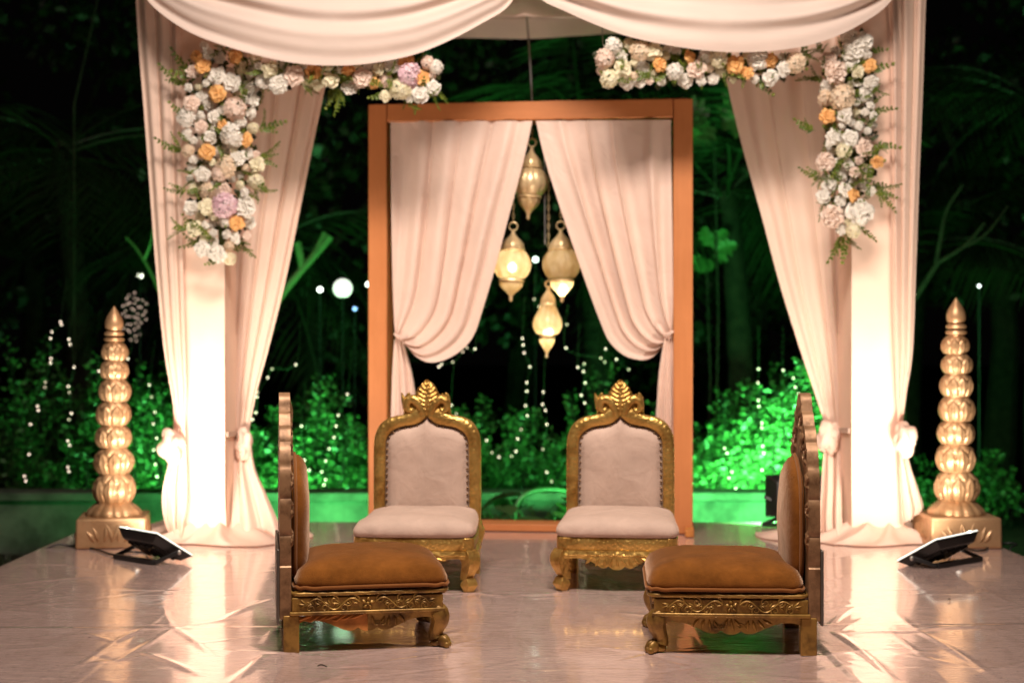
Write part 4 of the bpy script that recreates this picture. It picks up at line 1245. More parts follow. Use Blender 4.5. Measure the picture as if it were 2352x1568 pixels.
# ------------------------------------------------------------------ gold stacked finial columns
def finial(label, x, y, rz, k):
    t = thing('finial_column', label, 'ornamental column', (x, y, 0), rz, 'gold lotus tier columns')
    S = k
    bw = 0.365 * S
    bs = MB().box((0, 0, 0.080 * S), (bw, bw, 0.158 * S), taper=0.985)
    bs.build('base_block', M_finial, t, bevel=0.012)
    pt = MB()
    for (sd, nd) in (((1, 0), (0, -1)), ((0, 1), (1, 0)), ((-1, 0), (0, 1)), ((0, -1), (-1, 0))):
        p0 = (nd[0] * bw / 2 * 0.985, nd[1] * bw / 2 * 0.985)
        f = frame_uv(p0, sd, nd)
        for s_, a_, l_ in ((-0.085, 2.2, 0.075), (-0.065, 1.95, 0.085), (-0.035, 1.5, 0.09), (0.0, 1.2, 0.10), (0.005, 1.9, 0.10), (0.035, 1.64, 0.09), (0.065, 1.2, 0.085), (0.085, 0.95, 0.075)):
            leafrel(pt, (s_ * S, 0.035 * S), a_ - 0.25, l_ * S, 0.016 * S, f, 0.012)
    pt.build('petal_relief', M_finial, t, sharp=60)
    # flared plinth
    def ptl(n, amp, ph=0.0):
        return lambda th, v: 1 + amp * (np.abs(np.cos(n * (th + ph) / 2)) ** 0.6 - 0.6)
    MB().lathe([(0.142 * S, 0.158 * S), (0.146 * S, 0.170 * S), (0.134 * S, 0.188 * S), (0.108 * S, 0.212 * S), (0.090 * S, 0.226 * S), (0.075 * S, 0.232 * S)], 96, fn=ptl(14, 0.07)).build('plinth', M_finial, t, sharp=70)
    # tiers (bottom to top)
    tiers = [(0.222, 0.158, 0.109), (0.380, 0.140, 0.100), (0.520, 0.120, 0.093), (0.640, 0.128, 0.089), (0.768, 0.118, 0.082), (0.886, 0.100, 0.076), (0.986, 0.096, 0.068)]
    wob = [(R.uniform(-0.004, 0.004), R.uniform(-0.004, 0.004)) for _ in tiers]
    for q, (z0, h, r) in enumerate(tiers):
        n, m = 30, 128
        a = np.zeros((n, m, 3))
        th = np.arange(m) * 2 * math.pi / m
        N = 9 if q % 2 == 0 else 8
        for i in range(n):
            v = i / (n - 1)
            body = math.sin(math.pi * (0.10 + 0.80 * v)) ** 0.55
            base_r = r * (0.40 + 0.60 * body) * (1.0 - 0.10 * v)
            # overlapping lotus petals: upward row from below, a shorter row folding down from the top
            u1 = (th * N / (2 * math.pi) + q * 0.37) % 1.0 - 0.5
            tip = 0.80 - 0.9 * np.abs(u1) ** 1.6 * 1.5
            e1 = np.clip((tip - v) / 0.06, 0, 1)
            rib = np.cos(u1 * 2 * math.pi * 3) * 0.010 * e1 * math.sin(math.pi * min(1, v * 1.2))
            vein = np.clip(1 - np.abs(u1) / 0.06, 0, 1) * 0.02 * e1
            u2 = (th * N / (2 * math.pi) + 0.5 + q * 0.37) % 1.0 - 0.5
            tip2 = 0.70 + 0.45 * np.abs(u2) ** 1.4
            e2 = np.clip((v - tip2) / 0.05, 0, 1) * (1 - 0.5 * max(0, (v - 0.85) / 0.15))
            edge = np.exp(-((tip - v) / 0.05) ** 2) * 0.035
            gap = np.clip(1 - np.abs(np.abs(u1) - 0.5) / 0.07, 0, 1) * -0.035 * (1 - v)
            rr = base_r * (1 + 0.085 * e1 * np.cos(u1 * math.pi) + 1.8 * rib + 1.6 * vein + 1.9 * edge + 2.0 * gap + 0.10 * e2 * np.cos(u2 * math.pi))
            a[i, :, 0] = (rr * np.cos(th) + wob[q][0]) * S; a[i, :, 1] = (rr * np.sin(th) + wob[q][1]) * S; a[i, :, 2] = (z0 + h * v) * S
        MB().grid(a, close_v=True).build('lotus_tier', M_finial, t, sharp=75)
        zt = (z0 + h) * S
        rt = 0.62 * r * S
        MB().lathe([(rt * 0.80, zt - 0.010 * S), (rt * 1.02, zt - 0.006 * S), (rt * 1.10, zt + 0.002 * S), (rt * 1.02, zt + 0.010 * S), (rt * 0.80, zt + 0.013 * S)], 48).build('ring', M_finial, t)
    z = 1.086
    for r0 in (0.052, 0.050):
        MB().lathe([(0.038 * S, z * S), (r0 * S, (z + 0.005) * S), ((r0 + 0.003) * S, (z + 0.013) * S), (r0 * S, (z + 0.021) * S), (0.036 * S, (z + 0.028) * S)], 48).build('ring', M_finial, t)
        z += 0.031
    z -= 0.004
    tip = resample([(0.036, 0), (0.046, 0.016), (0.050, 0.036), (0.046, 0.060), (0.034, 0.086), (0.018, 0.112), (0.007, 0.130), (0.0005, 0.138)], 26)
    MB().lathe([(float(r_) * S, (z + float(zz)) * S) for r_, zz in tip], 48).build('bud_tip', M_finial, t)
    return t
b = at(262, 1215, 7.66)
finial('gold lotus tier column at the far left stage edge', b.x, 7.66, math.radians(11), 1.0)
b = at(2196, 1215, 7.66)
finial('gold lotus tier column at the far right stage edge', b.x, 7.66, math.radians(-1), 1.035)

# ------------------------------------------------------------------ lanterns hung in the copper frame
M_bulb = emis('lantern bulb', (1.0, 0.86, 0.60), 26.0)
FTZ = FH - 0.106
def lantern(label, px, d, ringy, cap, globe, bandl, bowl, tip, bulb_y, gr, lit, tilt, body='globe', bulbr=0.02):
    k = d / FP
    z = lambda py: CH - (py - 784) * k
    x = (px - 1176) * k
    t = thing('lantern', label, 'lantern', (x, d, z(ringy)), 0, 'lanterns hung inside the copper frame')
    z0 = z(ringy)
    rot = Matrix.Rotation(tilt, 3, 'Y')
    mat_b = M_glass if lit else M_lantern
    def fin(mb):
        mb.v = [tuple(rot @ Vector(p)) for p in mb.v]
        return mb
    def lz(py): return z(py) - z0
    # cord or chain up to the beam
    L = FTZ - z0
    chain = MB()
    nl = max(2, int(L / 0.028))
    for i in range(nl):
        zc = 0.02 + (L - 0.02) * (i + 0.5) / nl
        pts = []
        for q in range(9):
            a = 2 * math.pi * q / 8
            u, w = 0.006 * math.cos(a), 0.017 * math.sin(a)
            pts.append((u if i % 2 else 0, 0 if i % 2 else u, zc + w))
        chain.tube(pts, 0.0018, 5, cap=False)
    chain.build('chain', M_lantern, t)
    rg = [(0.024 * math.cos(a) * (gr / 42), 0, 0.024 * math.sin(a) * (gr / 42)) for a in np.linspace(0, 2 * math.pi, 21)]
    fin(MB().tube(rg, 0.0045, 8, cap=False)).build('hook_ring', M_lantern, t)
    c0, c1, cr = lz(cap[0]), lz(cap[1]), cap[2] * k
    rib = (lambda th, v: 1 + 0.035 * np.cos(8 * th))
    fin(MB().lathe([(0.004, c0 + 0.022), (0.012, c0 + 0.014), (0.011, c0 + 0.004), (cr * 0.32, c0 - (c0 - c1) * 0.16), (cr * 0.68, c0 - (c0 - c1) * 0.42), (cr * 0.95, c0 - (c0 - c1) * 0.68), (cr, c1 + 0.006), (cr * 0.97, c1)], 48, fn=rib)).build('cap', mat_b if lit and body != 'globe' else M_lantern, t)
    br = cap[3] * k
    bz = lz(cap[4])
    fin(MB().lathe([(br * 0.85, bz + 0.009), (br, bz + 0.006), (br * 1.05, bz), (br, bz - 0.006), (br * 0.85, bz - 0.009)], 48)).build('rim_band', M_lantern, t)
    g0, g1, gm = lz(globe[0]), lz(globe[1]), gr * k
    pr = []
    for i in range(25):
        v = i / 24
        if body == 'globe':
            rr = gm * (0.62 + 0.38 * math.sin(math.pi * (0.02 + 0.96 * v)) ** 0.75)
        else:
            rr = gm * (0.50 + 0.50 * math.sin(math.pi * (0.02 + 0.85 * v ** 1.35)) ** 1.0) if v < 0.99 else gm * 0.62
        pr.append((rr, g0 + (g1 - g0) * v))
    lob = (lambda th, v: 1 + 0.055 * np.abs(np.cos(6 * th)) - 0.03)
    fin(MB().lathe(pr, 72, fn=lob)).build('glass_body' if lit else 'metal_body', mat_b, t, sharp=70)
    bz = lz(bandl[0]); br = bandl[1] * k
    fin(MB().lathe([(br * 0.85, bz + 0.010), (br, bz + 0.006), (br * 1.05, bz), (br, bz - 0.006), (br * 0.85, bz - 0.010)], 48)).build('rim_band', M_lantern, t)
    w0, w1, wr = lz(bowl[0]), lz(bowl[1]), bowl[2] * k
    pr = resample([(wr, w0), (wr * 0.98, w0 + (w1 - w0) * 0.2), (wr * 0.78, w0 + (w1 - w0) * 0.45), (wr * 0.42, w0 + (w1 - w0) * 0.72), (wr * 0.16, w1)], 16)
    fin(MB().lathe([tuple(map(float, p)) for p in pr], 48, fn=rib)).build('lower_cone', mat_b, t, sharp=70)
    tz = lz(tip)
    fin(MB().tube([(0, 0, w1 + 0.004), (0, 0, tz + 0.006)], wr * 0.17, 10).ell((0, 0, tz + 0.004), (0.0095, 0.0095, 0.0095), n=8, m=12)).build('finial', M_lantern, t)
    if lit:
        for i, (bx, by) in enumerate(bulb_y):
            fin(MB().ell(((bx - px) * k, 0, lz(by)), (bulbr, bulbr, bulbr * 1.2), n=8, m=12)).build('bulb', M_bulb, t)
    return t
lantern('unlit gold metal lantern, topmost of the four lanterns in the copper frame', 1222, 8.30, 328, (346, 384, 25, 27, 385), (389, 449), (453, 28), (456, 494, 25), 503, [], 41, False, math.radians(3.0))
lantern('lit amber glass lantern hanging by the left satin curtain of the frame', 1179, 8.30, 520, (536, 571, 26, 28, 573), (577, 639), (645, 29), (649, 680, 26), 691, [(1180, 614)], 43, True, math.radians(2.0), bulbr=0.026)
lantern('amber glass lantern with a glowing lower cone, half behind the right satin curtain', 1288, 8.30, 518, (534, 571, 26, 28, 572), (576, 639), (645, 28), (648, 682, 26), 693, [(1291, 664)], 43, True, math.radians(-1.0), bulbr=0.026)
lantern('small slender amber lantern hanging lowest in the copper frame', 1260, 8.34, 652, (664, 697, 17, 18, 698), (701, 768), (772, 18), (778, 812, 17), 820, [(1258, 766), (1266, 762)], 33, True, math.radians(1.5), body='tear', bulbr=0.020)
# one short spare chain beside the topmost lantern
k = 8.31 / FP
sp = MB()
zt, zb = FTZ, CH - (562 - 784) * k
sp.tube([((1252 - 1176) * k, 8.31, zb), ((1251 - 1176) * k, 8.31, (zb + zt) / 2), ((1250 - 1176) * k, 8.31, zt)], 0.004, 6)
tag(sp.build('thin_rope', M_wire, origin=((1251 - 1176) * k, 8.31, zt)), 'bare grey cord hanging between the topmost lantern and the right satin curtain', 'cord')
# ------------------------------------------------------------------ flowers (shared meshes, facing local -Y)
def petal_grid(mb, th0, w, rb, rt, h0, h1, cup, n=5, m=5, ruffle=0.0, seed=0):
    a = np.zeros((n, m, 3))
    for i in range(n):
        t = i / (n - 1)
        for j in range(m):
            s = -1 + 2 * j / (m - 1)
            ww = w * (0.45 + 0.55 * math.sin(math.pi * min(1, 0.15 + 0.62 * t)))
            th = th0 + s * ww
            r = rb + (rt - rb) * t ** cup
            r *= 1 - 0.06 * s * s + ruffle * math.sin(5 * s + seed + 3 * t) * t
            h = h0 + (h1 - h0) * t * (1 - 0.16 * s * s) - 0.10 * (rt - rb) * max(0, t - 0.8) * 5
            a[i, j] = (r * math.cos(th), -h, r * math.sin(th))
    mb.grid(a)

def rose_mesh(name, mat, rings, seed):
    """a full bloom: a dome of overlapping petals that wind in to the heart"""
    open_, lobes, turns, ruf = rings
    g = random.Random(seed)
    n, m = 20, 44
    a = np.zeros((n, m, 3))
    p1, p2 = g.uniform(0, 6.28), g.uniform(0, 6.28)
    th = np.arange(m) * 2 * math.pi / m
    for i in range(n):
        r = i / (n - 1)
        wr = r ** 0.85 * turns + 0.16 * np.sin(3 * th + p1) * r + 0.26 * np.sin(lobes * th + p2) * r - th / (2 * math.pi)
        fr = wr - np.floor(wr)
        lip = fr ** 2.2 * (0.10 + 0.42 * min(1, r * 1.6)) * (1 - 0.45 * r)
        dome = (1 - r ** 2.4) ** 0.75 * open_
        hh = dome + lip - 0.05 + ruf * np.sin(7 * th + 9 * r + p1) * r * 0.20
        out = r * (1 + 0.15 * r * np.cos(lobes * th + p2) + 0.04 * r * np.sin((2 * lobes + 1) * th) + 0.10 * fr * r)
        a[i, :, 0] = out * np.cos(th); a[i, :, 2] = out * np.sin(th); a[i, :, 1] = -hh
    mb = MB().grid(a, close_v=True)
    for k in range(int(lobes)):                       # loose guard petals under the bloom
        petal_grid(mb, p2 + 2 * math.pi * k / lobes, 0.62, 0.25, g.uniform(1.02, 1.22), -0.05, g.uniform(0.0, 0.25), 0.9, 5, 5, 0.05, k)
    return mb.mesh(name, mat, sharp=50)
ROSE = (0.42, 5, 2.6, 0.3)
BUD = (0.60, 4, 2.0, 0.3)
PEONY = (0.40, 6, 3.0, 1.0)

def cluster_mesh(name, mat, n, psize, flat, seed):
    """a head of many small four or five petalled florets"""
    rr = random.Random(seed)
    mb = MB()
    for i in range(n):
        z = 1 - (i + 0.5) / n * 1.15
        a = i * 2.39996
        rad = math.sqrt(max(0, 1 - z * z))
        d = Vector((rad * math.cos(a), -max(z, -0.2) * flat - 0.1, rad * math.sin(a)))
        nrm = Vector((d.x, d.y * 1.5, d.z)).normalized()
        c = d * rr.uniform(0.88, 1.05)
        tx = nrm.orthogonal().normalized(); ty = nrm.cross(tx)
        o = rr.uniform(0, 6.28)
        np_ = rr.choice((4, 5))
        for k in range(np_):
            t = o + 2 * math.pi * k / np_
            dr = tx * math.cos(t) + ty * math.sin(t); sd = nrm.cross(dr)
            s = psize * rr.uniform(0.85, 1.2)
            lift = rr.uniform(0.1, 0.45)
            p = [c, c + dr * s * 0.6 + sd * s * 0.42 + nrm * s * lift * 0.5, c + dr * s * 1.05 + nrm * s * lift, c + dr * s * 0.6 - sd * s * 0.42 + nrm * s * lift * 0.5]
            mb.add(p, [(0, 1, 2, 3)])
    return mb.mesh(name, mat, sharp=60)

def sprig_mesh(name, mat, n, ll, lw, curve, seed):
    """stem along local +Z with paired leaves"""
    rr = random.Random(seed)
    mb = MB()
    pts = [(curve * t * t, 0.10 * math.sin(t * 3), t) for t in np.linspace(0, 1, 9)]
    mb.tube(pts, [0.018 * (1 - 0.6 * t) for t in np.linspace(0, 1, 9)], 5)
    for i in range(n):
        t = 0.12 + 0.88 * i / (n - 1)
        for s in (-1, 1):
            b = Vector((curve * t * t, 0.10 * math.sin(t * 3), t))
            a = s * rr.uniform(0.5, 1.1) if i < n - 1 else s * 0.2
            dr = Vector((math.sin(a), rr.uniform(-0.5, 0.15), math.cos(a))).normalized()
            sd = dr.cross(Vector((0, -1, 0.2))).normalized()
            nn = sd.cross(dr)
            l = ll * rr.uniform(0.75, 1.15) * (1 - 0.35 * t); w = lw * rr.uniform(0.8, 1.2)
            p = [b, b + dr * l * 0.45 + sd * w + nn * 0.02, b + dr * l - nn * l * 0.15, b + dr * l * 0.45 - sd * w + nn * 0.02, b + dr * l * 0.5 - nn * 0.03]
            mb.add(p, [(0, 1, 4), (1, 2, 4), (2, 3, 4), (3, 0, 4)])
    return mb.mesh(name, mat, sharp=70)

FM = {
    'orange': [('rose', rose_mesh('rose', M_orange, ROSE, 1)), ('rose', rose_mesh('rose', M_orange, BUD, 2))],
    'blush': [('rose', rose_mesh('rose', M_blush, ROSE, 3)), ('rose', rose_mesh('rose', M_blush, PEONY, 4))],
    'white': [('rosebud', rose_mesh('rosebud', M_white, BUD, 5)), ('peony', rose_mesh('peony', M_white, PEONY, 6)), ('hydrangea', cluster_mesh('hydrangea', M_white, 30, 0.36, 0.75, 7)), ('rose', rose_mesh('rose', M_white, ROSE, 8))],
    'ivory': [('carnation', cluster_mesh('carnation', M_ivory, 44, 0.30, 0.65, 9)), ('rosebud', rose_mesh('rosebud', M_ivory, BUD, 10)), ('hydrangea', cluster_mesh('hydrangea', M_ivory, 30, 0.36, 0.7, 15))],
    'tan': [('hydrangea', cluster_mesh('hydrangea', M_peach, 34, 0.34, 0.7, 11)), ('hydrangea', cluster_mesh('hydrangea', M_blush, 30, 0.36, 0.7, 16))],
    'pink': [('hydrangea', cluster_mesh('hydrangea', M_pink, 48, 0.30, 0.7, 12))],
}
SPR = [sprig_mesh('leaf_sprig', M_sprig, 8, 0.24, 0.055, 0.35, 13), sprig_mesh('leaf_sprig', M_sprig, 11, 0.20, 0.035, -0.4, 14), sprig_mesh('leaf_sprig', M_sprig, 6, 0.30, 0.075, 0.2, 17)]

def garland(label, outline_fn, bbox, d, fixed, sprigs, seed, wires=()):
    """outline_fn(px,py) -> bool inside"""
    rr = random.Random(seed)
    cx, cyy = (bbox[0] + bbox[2]) / 2, (bbox[1] + bbox[3]) / 2
    base = at(cx, cyy, d)
    t = thing('flower_garland', label, 'flower arrangement', base, 0, 'flower garlands fixed to the mandap')
    placed = []
    def put(px, py, kind, rp, forward):
        name, me = rr.choice(FM[kind])
        dd = d - 0.075 - forward
        loc = at(px, py, dd) - base
        sc_ = rp / FP * dd
        inst(name, me, t, loc, (rr.uniform(-0.55, 0.45), rr.uniform(0, 6.28), rr.uniform(-0.6, 0.6)), sc_)
        placed.append((px, py, rp))
    for px, py, kind, rp in fixed:
        put(px, py, kind, rp, 0.055)
    tries = 0
    while tries < 2600:
        tries += 1
        px, py = rr.uniform(bbox[0], bbox[2]), rr.uniform(bbox[1], bbox[3])
        if not outline_fn(px, py): continue
        rp = rr.choice((9, 11, 13, 14, 16, 18, 21))
        if any((px - a) ** 2 + (py - b) ** 2 < ((rp + c) * 0.86) ** 2 for a, b, c in placed): continue
        kind = rr.choices(['white', 'ivory', 'tan', 'blush', 'orange'], [70, 20, 5, 4, 1])[0]
        put(px, py, kind, rp, rr.uniform(-0.02, 0.05))
    for px, py, ang, lp in sprigs:
        me = rr.choice(SPR)
        loc = at(px, py, d - 0.05) - base
        inst('leaf_sprig', me, t, loc, (rr.uniform(-0.3, 0.3), math.radians(ang), 0), lp * 1.2 / FP * d)
        for q in (-1, 1):
            inst('leaf_sprig', rr.choice(SPR), t, loc + Vector((rr.uniform(-0.02, 0.02), -0.01, rr.uniform(-0.02, 0.02))), (rr.uniform(-0.4, 0.4), math.radians(ang + q * rr.uniform(14, 34)), 0), lp * rr.uniform(0.6, 0.95) / FP * d)
    # random greenery peeping between the flowers
    k = 0
    while k < 64:
        px, py = rr.uniform(bbox[0], bbox[2]), rr.uniform(bbox[1], bbox[3])
        if not outline_fn(px, py): continue
        k += 1
        loc = at(px, py, d - 0.06 - rr.uniform(0, 0.07)) - base
        inst('leaf_sprig', rr.choice(SPR), t, loc, (rr.uniform(-0.2, 0.9), rr.uniform(0, 6.28), 0), rr.uniform(30, 52) / FP * d)
    # dark filler leaves behind
    mb = MB()
    n = 0
    while n < 420:
        px, py = rr.uniform(bbox[0], bbox[2]), rr.uniform(bbox[1], bbox[3])
        if not outline_fn(px, py): continue
        n += 1
        c = at(px, py, d - 0.01 - rr.uniform(0, 0.05)) - base
        a = rr.uniform(0, 6.28); l = rr.uniform(0.02, 0.045); w = l * 0.4
        dr = Vector((math.cos(a), rr.uniform(-0.7, 0.2), math.sin(a))); sd = Vector((-math.sin(a), rr.uniform(-0.4, 0.4), math.cos(a)))
        mb.add([c, c + dr * l * 0.5 + sd * w, c + dr * l, c + dr * l * 0.5 - sd * w], [(0, 1, 2, 3)])
    mb.build('filler_leaves', M_moss, t, kind='stuff')
    for px, py in wires:
        q = MB().tube([at(px, py, d) - base, at(px - 3, 40, d + 0.1) - base], 0.0022, 6)
        q.build('hanging_wire', M_wire, t)
    bar = MB()
    if bbox[2] - bbox[0] > bbox[3] - bbox[1]:
        bar.tube([at(bbox[0] + 12, cyy, d) - base, at(bbox[2] - 12, cyy, d) - base], 0.02, 8)
    else:
        bar.tube([at(cx, bbox[1] + 12, d) - base, at(cx, bbox[3] - 20, d) - base], 0.02, 8)
    bar.build('support_bar', M_moss, t)
    return t

def col_left(px, py):
    lo = np.interp(py, [100, 180, 260, 350, 450, 540, 600], [448, 430, 420, 425, 428, 440, 470])
    hi = np.interp(py, [100, 180, 260, 350, 450, 540, 600], [590, 600, 592, 600, 592, 578, 535])
    return lo + 6 < px < hi - 6
garland('long column of white and orange flowers down the left pillar', col_left, (420, 104, 600, 598), 7.74,
        [(467, 153, 'orange', 17), (541, 130, 'orange', 17), (500, 215, 'orange', 19), (475, 350, 'orange', 18), (568, 322, 'orange', 16), (545, 512, 'orange', 17), (512, 288, 'orange', 12),
         (517, 472, 'pink', 27), (540, 250, 'tan', 24), (520, 385, 'tan', 24), (535, 312, 'white', 27), (440, 238, 'blush', 17), (532, 190, 'white', 20), (500, 175, 'white', 20), (565, 478, 'white', 24),
         (498, 582, 'white', 21), (465, 572, 'white', 17), (505, 400, 'tan', 18), (515, 437, 'blush', 15), (545, 365, 'white', 17), (465, 400, 'white', 17), (475, 475, 'ivory', 18)],
        [(425, 195, -70, 55), (420, 345, -85, 50), (428, 440, -100, 38), (430, 525, -95, 40), (600, 300, 60, 45), (592, 360, 75, 45), (580, 250, 30, 60), (585, 430, 120, 40), (540, 540, 160, 50), (430, 270, -60, 40), (575, 200, 10, 55), (520, 555, 130, 45), (470, 545, -130, 45), (450, 175, -60, 60)], 101)
garland('row of cream and orange flowers left of centre, below the left swag', lambda x, y: (146 + max(0, (x - 860)) * 0.02) < y < np.interp(x, [590, 700, 860, 930, 1005], [210, 196, 205, 232, 222]), (590, 140, 1008, 234), 7.65,
        [(720, 165, 'orange', 17), (930, 140, 'orange', 19), (970, 180, 'orange', 17), (860, 192, 'orange', 13), (800, 160, 'orange', 15), (940, 174, 'pink', 27), (833, 180, 'blush', 21), (920, 205, 'ivory', 24), (900, 150, 'white', 17),
         (870, 160, 'ivory', 15), (965, 218, 'white', 18), (995, 202, 'white', 16), (1002, 155, 'white', 15), (983, 145, 'tan', 15), (675, 175, 'blush', 22), (640, 195, 'white', 20), (620, 160, 'ivory', 18), (760, 185, 'ivory', 18), (885, 222, 'ivory', 13)],
        [(775, 200, 165, 50), (768, 200, 190, 40), (640, 185, -60, 50), (700, 190, 150, 30), (895, 185, 100, 30)], 102, wires=((972, 130),))
garland('row of ivory and orange flowers right of centre, below the right swag', lambda x, y: np.interp(x, [1370, 1420, 1480, 1600, 1840], [120, 96, 100, 122, 130]) < y < np.interp(x, [1370, 1400, 1500, 1700, 1770, 1845], [160, 190, 192, 182, 190, 165]), (1370, 92, 1848, 194), 7.65,
        [(1583, 132, 'orange', 15), (1515, 149, 'orange', 17), (1690, 150, 'orange', 20), (1770, 140, 'orange', 16), (1716, 168, 'orange', 14), (1408, 108, 'white', 20), (1390, 135, 'tan', 21), (1470, 118, 'tan', 22), (1400, 182, 'ivory', 20), (1430, 160, 'ivory', 20),
         (1500, 118, 'ivory', 20), (1740, 138, 'white', 22), (1800, 160, 'white', 17), (1828, 145, 'tan', 22), (1600, 160, 'blush', 20), (1650, 135, 'ivory', 20), (1550, 165, 'white', 18), (1770, 180, 'white', 17)],
        [(1440, 110, 20, 40), (1560, 120, 60, 30), (1845, 130, 80, 36)], 103, wires=((1385, 105),))
def col_right(px, py):
    lo = np.interp(py, [78, 150, 250, 350, 450, 530], [1945, 1880, 1890, 1892, 1890, 1925])
    hi = np.interp(py, [78, 150, 250, 350, 450, 530], [1985, 2010, 2012, 2015, 2005, 1985])
    return lo + 6 < px < hi - 6
garland('column of white and blush flowers down the right pillar, ending in a trailing fern', col_right, (1880, 78, 2016, 536), 7.74,
        [(1900, 268, 'orange', 17), (1958, 450, 'orange', 18), (2015, 372, 'orange', 14), (1998, 152, 'orange', 15), (1920, 168, 'blush', 25), (1895, 372, 'blush', 20), (1912, 497, 'blush', 24), (1985, 340, 'blush', 20), (1902, 140, 'blush', 18), (1963, 118, 'white', 27),
         (1985, 95, 'white', 20), (1960, 530, 'ivory', 16), (1975, 487, 'white', 28), (1935, 225, 'tan', 27), (1940, 265, 'white', 19), (1915, 315, 'white', 18), (1952, 318, 'white', 18), (1938, 347, 'ivory', 17), (1970, 165, 'ivory', 15), (1942, 437, 'white', 17), (1963, 396, 'blush', 12), (1890, 452, 'white', 15)],
        [(1885, 185, -70, 42), (1990, 170, 60, 48), (1872, 300, -75, 42), (1990, 265, 60, 50), (2010, 335, 85, 42), (1885, 410, -80, 40), (2005, 430, 105, 48), (2015, 440, 120, 46), (1900, 455, -140, 36), (1935, 535, 185, 55), (1940, 545, 175, 44), (1990, 120, 70, 40), (1960, 360, 60, 50), (1885, 125, -20, 30), (1920, 440, 200, 40)], 104)

# ------------------------------------------------------------------ the garden behind
wl = thing('low_wall', 'low pale plaster wall lit green behind the stage', 'wall', (0, 10.75, -0.55))
MB().box((-2.15, 0, 0.225), (8.70, 0.22, 0.45)).build('wall_face', M_wall, wl, bevel=0.01)
MB().box((-2.15, -0.01, 0.4825), (8.76, 0.30, 0.065)).build('coping', M_wall, wl, bevel=0.012)

def leaf_cloud(n, centers, radii, size, rng, droop=0.2):
    """leaf-sized folded quads scattered through clumps"""
    ci = rng.integers(0, len(centers), n)
    u = rng.normal(size=(n, 3)); u /= np.linalg.norm(u, axis=1)[:, None]
    r = rng.uniform(0.35, 1.0, n) ** 0.5
    c = np.array(centers)[ci] + u * (np.array(radii)[ci] * r[:, None])
    d = u + rng.normal(scale=0.7, size=(n, 3)); d[:, 2] -= droop
    d /= np.linalg.norm(d, axis=1)[:, None]
    s = np.cross(d, rng.normal(size=(n, 3))); s /= np.linalg.norm(s, axis=1)[:, None]
    nn = np.cross(s, d)
    l = size * rng.uniform(0.6, 1.3, n)[:, None]
    w = l * 0.32
    p0, p1, p2, p3 = c, c + d * l * 0.5 + s * w + nn * w * 0.3, c + d * l, c + d * l * 0.5 - s * w + nn * w * 0.3
    V = np.stack([p0, p1, p2, p3], 1).reshape(-1, 3)
    return V

def mesh_quads(name, V, mat, parent, kind=None):
    me = bpy.data.meshes.new(name)
    nq = len(V) // 4
    me.vertices.add(len(V)); me.vertices.foreach_set('co', V.astype(np.float32).ravel())
    me.loops.add(len(V)); me.loops.foreach_set('vertex_index', np.arange(len(V), dtype=np.int32))
    me.polygons.add(nq); me.polygons.foreach_set('loop_start', np.arange(0, len(V), 4, dtype=np.int32))
    me.update(calc_edges=True); me.validate()
    me.materials.append(mat)
    o = bpy.data.objects.new(name, me); COL.objects.link(o)
    if parent: o.parent = parent
    if kind: o['kind'] = kind
    return o

def shrub(label, px, ptop, d, wpx, n, seed, size=0.054, mat=None, group='shrubs behind the low wall', zb=-0.5, upright=0.0):
    rng = np.random.default_rng(seed); rr = random.Random(seed)
    k = d / FP
    x = (px - 1176) * k; ztop = CH - (ptop - 784) * k
    H = (ztop - zb) * 1.10; W = wpx * k / 2
    t = thing('shrub', label, 'shrub', (x, d, zb), 0, group)
    st = MB()
    P, D = [], []
    n = int(n * 1.8); ns = max(14, int(n / 95))
    per = n // ns
    lump = Noise(seed, 6, 0.5, 1.4)
    for q in range(ns):
        u = rr.uniform(-1, 1)
        prof = (1 - 0.45 * abs(u) ** 1.7) * (0.86 + 0.30 * float(lump(u * 1.6, 0.3)))
        hh = H * prof * (rr.uniform(0.45, 0.80) if q % 3 else rr.uniform(0.80, 1.02))
        b = np.array((W * u * 0.72, rr.uniform(-0.35, 0.35), 0.0))
        tip = np.array((W * u + rr.uniform(-0.10, 0.16), rr.uniform(-0.45, 0.45), hh))
        mid = (b + tip) / 2 + np.array((rr.uniform(-0.06, 0.06), rr.uniform(-0.06, 0.06), 0.08))
        st.tube([tuple(b), tuple(mid), tuple(tip)], [0.010, 0.007, 0.003], 4)
        tt = rng.uniform(0.12, 1.0, per)[:, None] ** 0.8
        c = (1 - tt) ** 2 * b + 2 * tt * (1 - tt) * mid + tt ** 2 * tip
        a = rng.uniform(0, 6.283, per)
        o = np.stack([np.cos(a), np.sin(a), rng.uniform(-0.5, 0.9, per)], 1)
        r = (0.02 + 0.14 * rng.uniform(0, 1, (per, 1)) ** 1.5) * (1.15 - 0.85 * tt)
        P.append(c + o * r); D.append(o)
    c = np.concatenate(P); d_ = np.concatenate(D) + rng.normal(scale=0.35, size=(len(c), 3))
    d_ /= np.linalg.norm(d_, axis=1)[:, None]
    s_ = np.cross(d_, rng.normal(size=d_.shape)); s_ /= np.linalg.norm(s_, axis=1)[:, None]
    n_ = np.cross(s_, d_)
    l = size * rng.uniform(0.45, 1.25, (len(c), 1)); w = l * rng.uniform(0.22, 0.36, (len(c), 1))
    V = np.stack([c, c + d_ * l * 0.5 + s_ * w + n_ * w * 0.3, c + d_ * l, c + d_ * l * 0.5 - s_ * w + n_ * w * 0.3], 1).reshape(-1, 3)
    mesh_quads('foliage', V, mat or M_leaf, t, 'stuff')
    st.build('stem', M_bark, t)
    return t
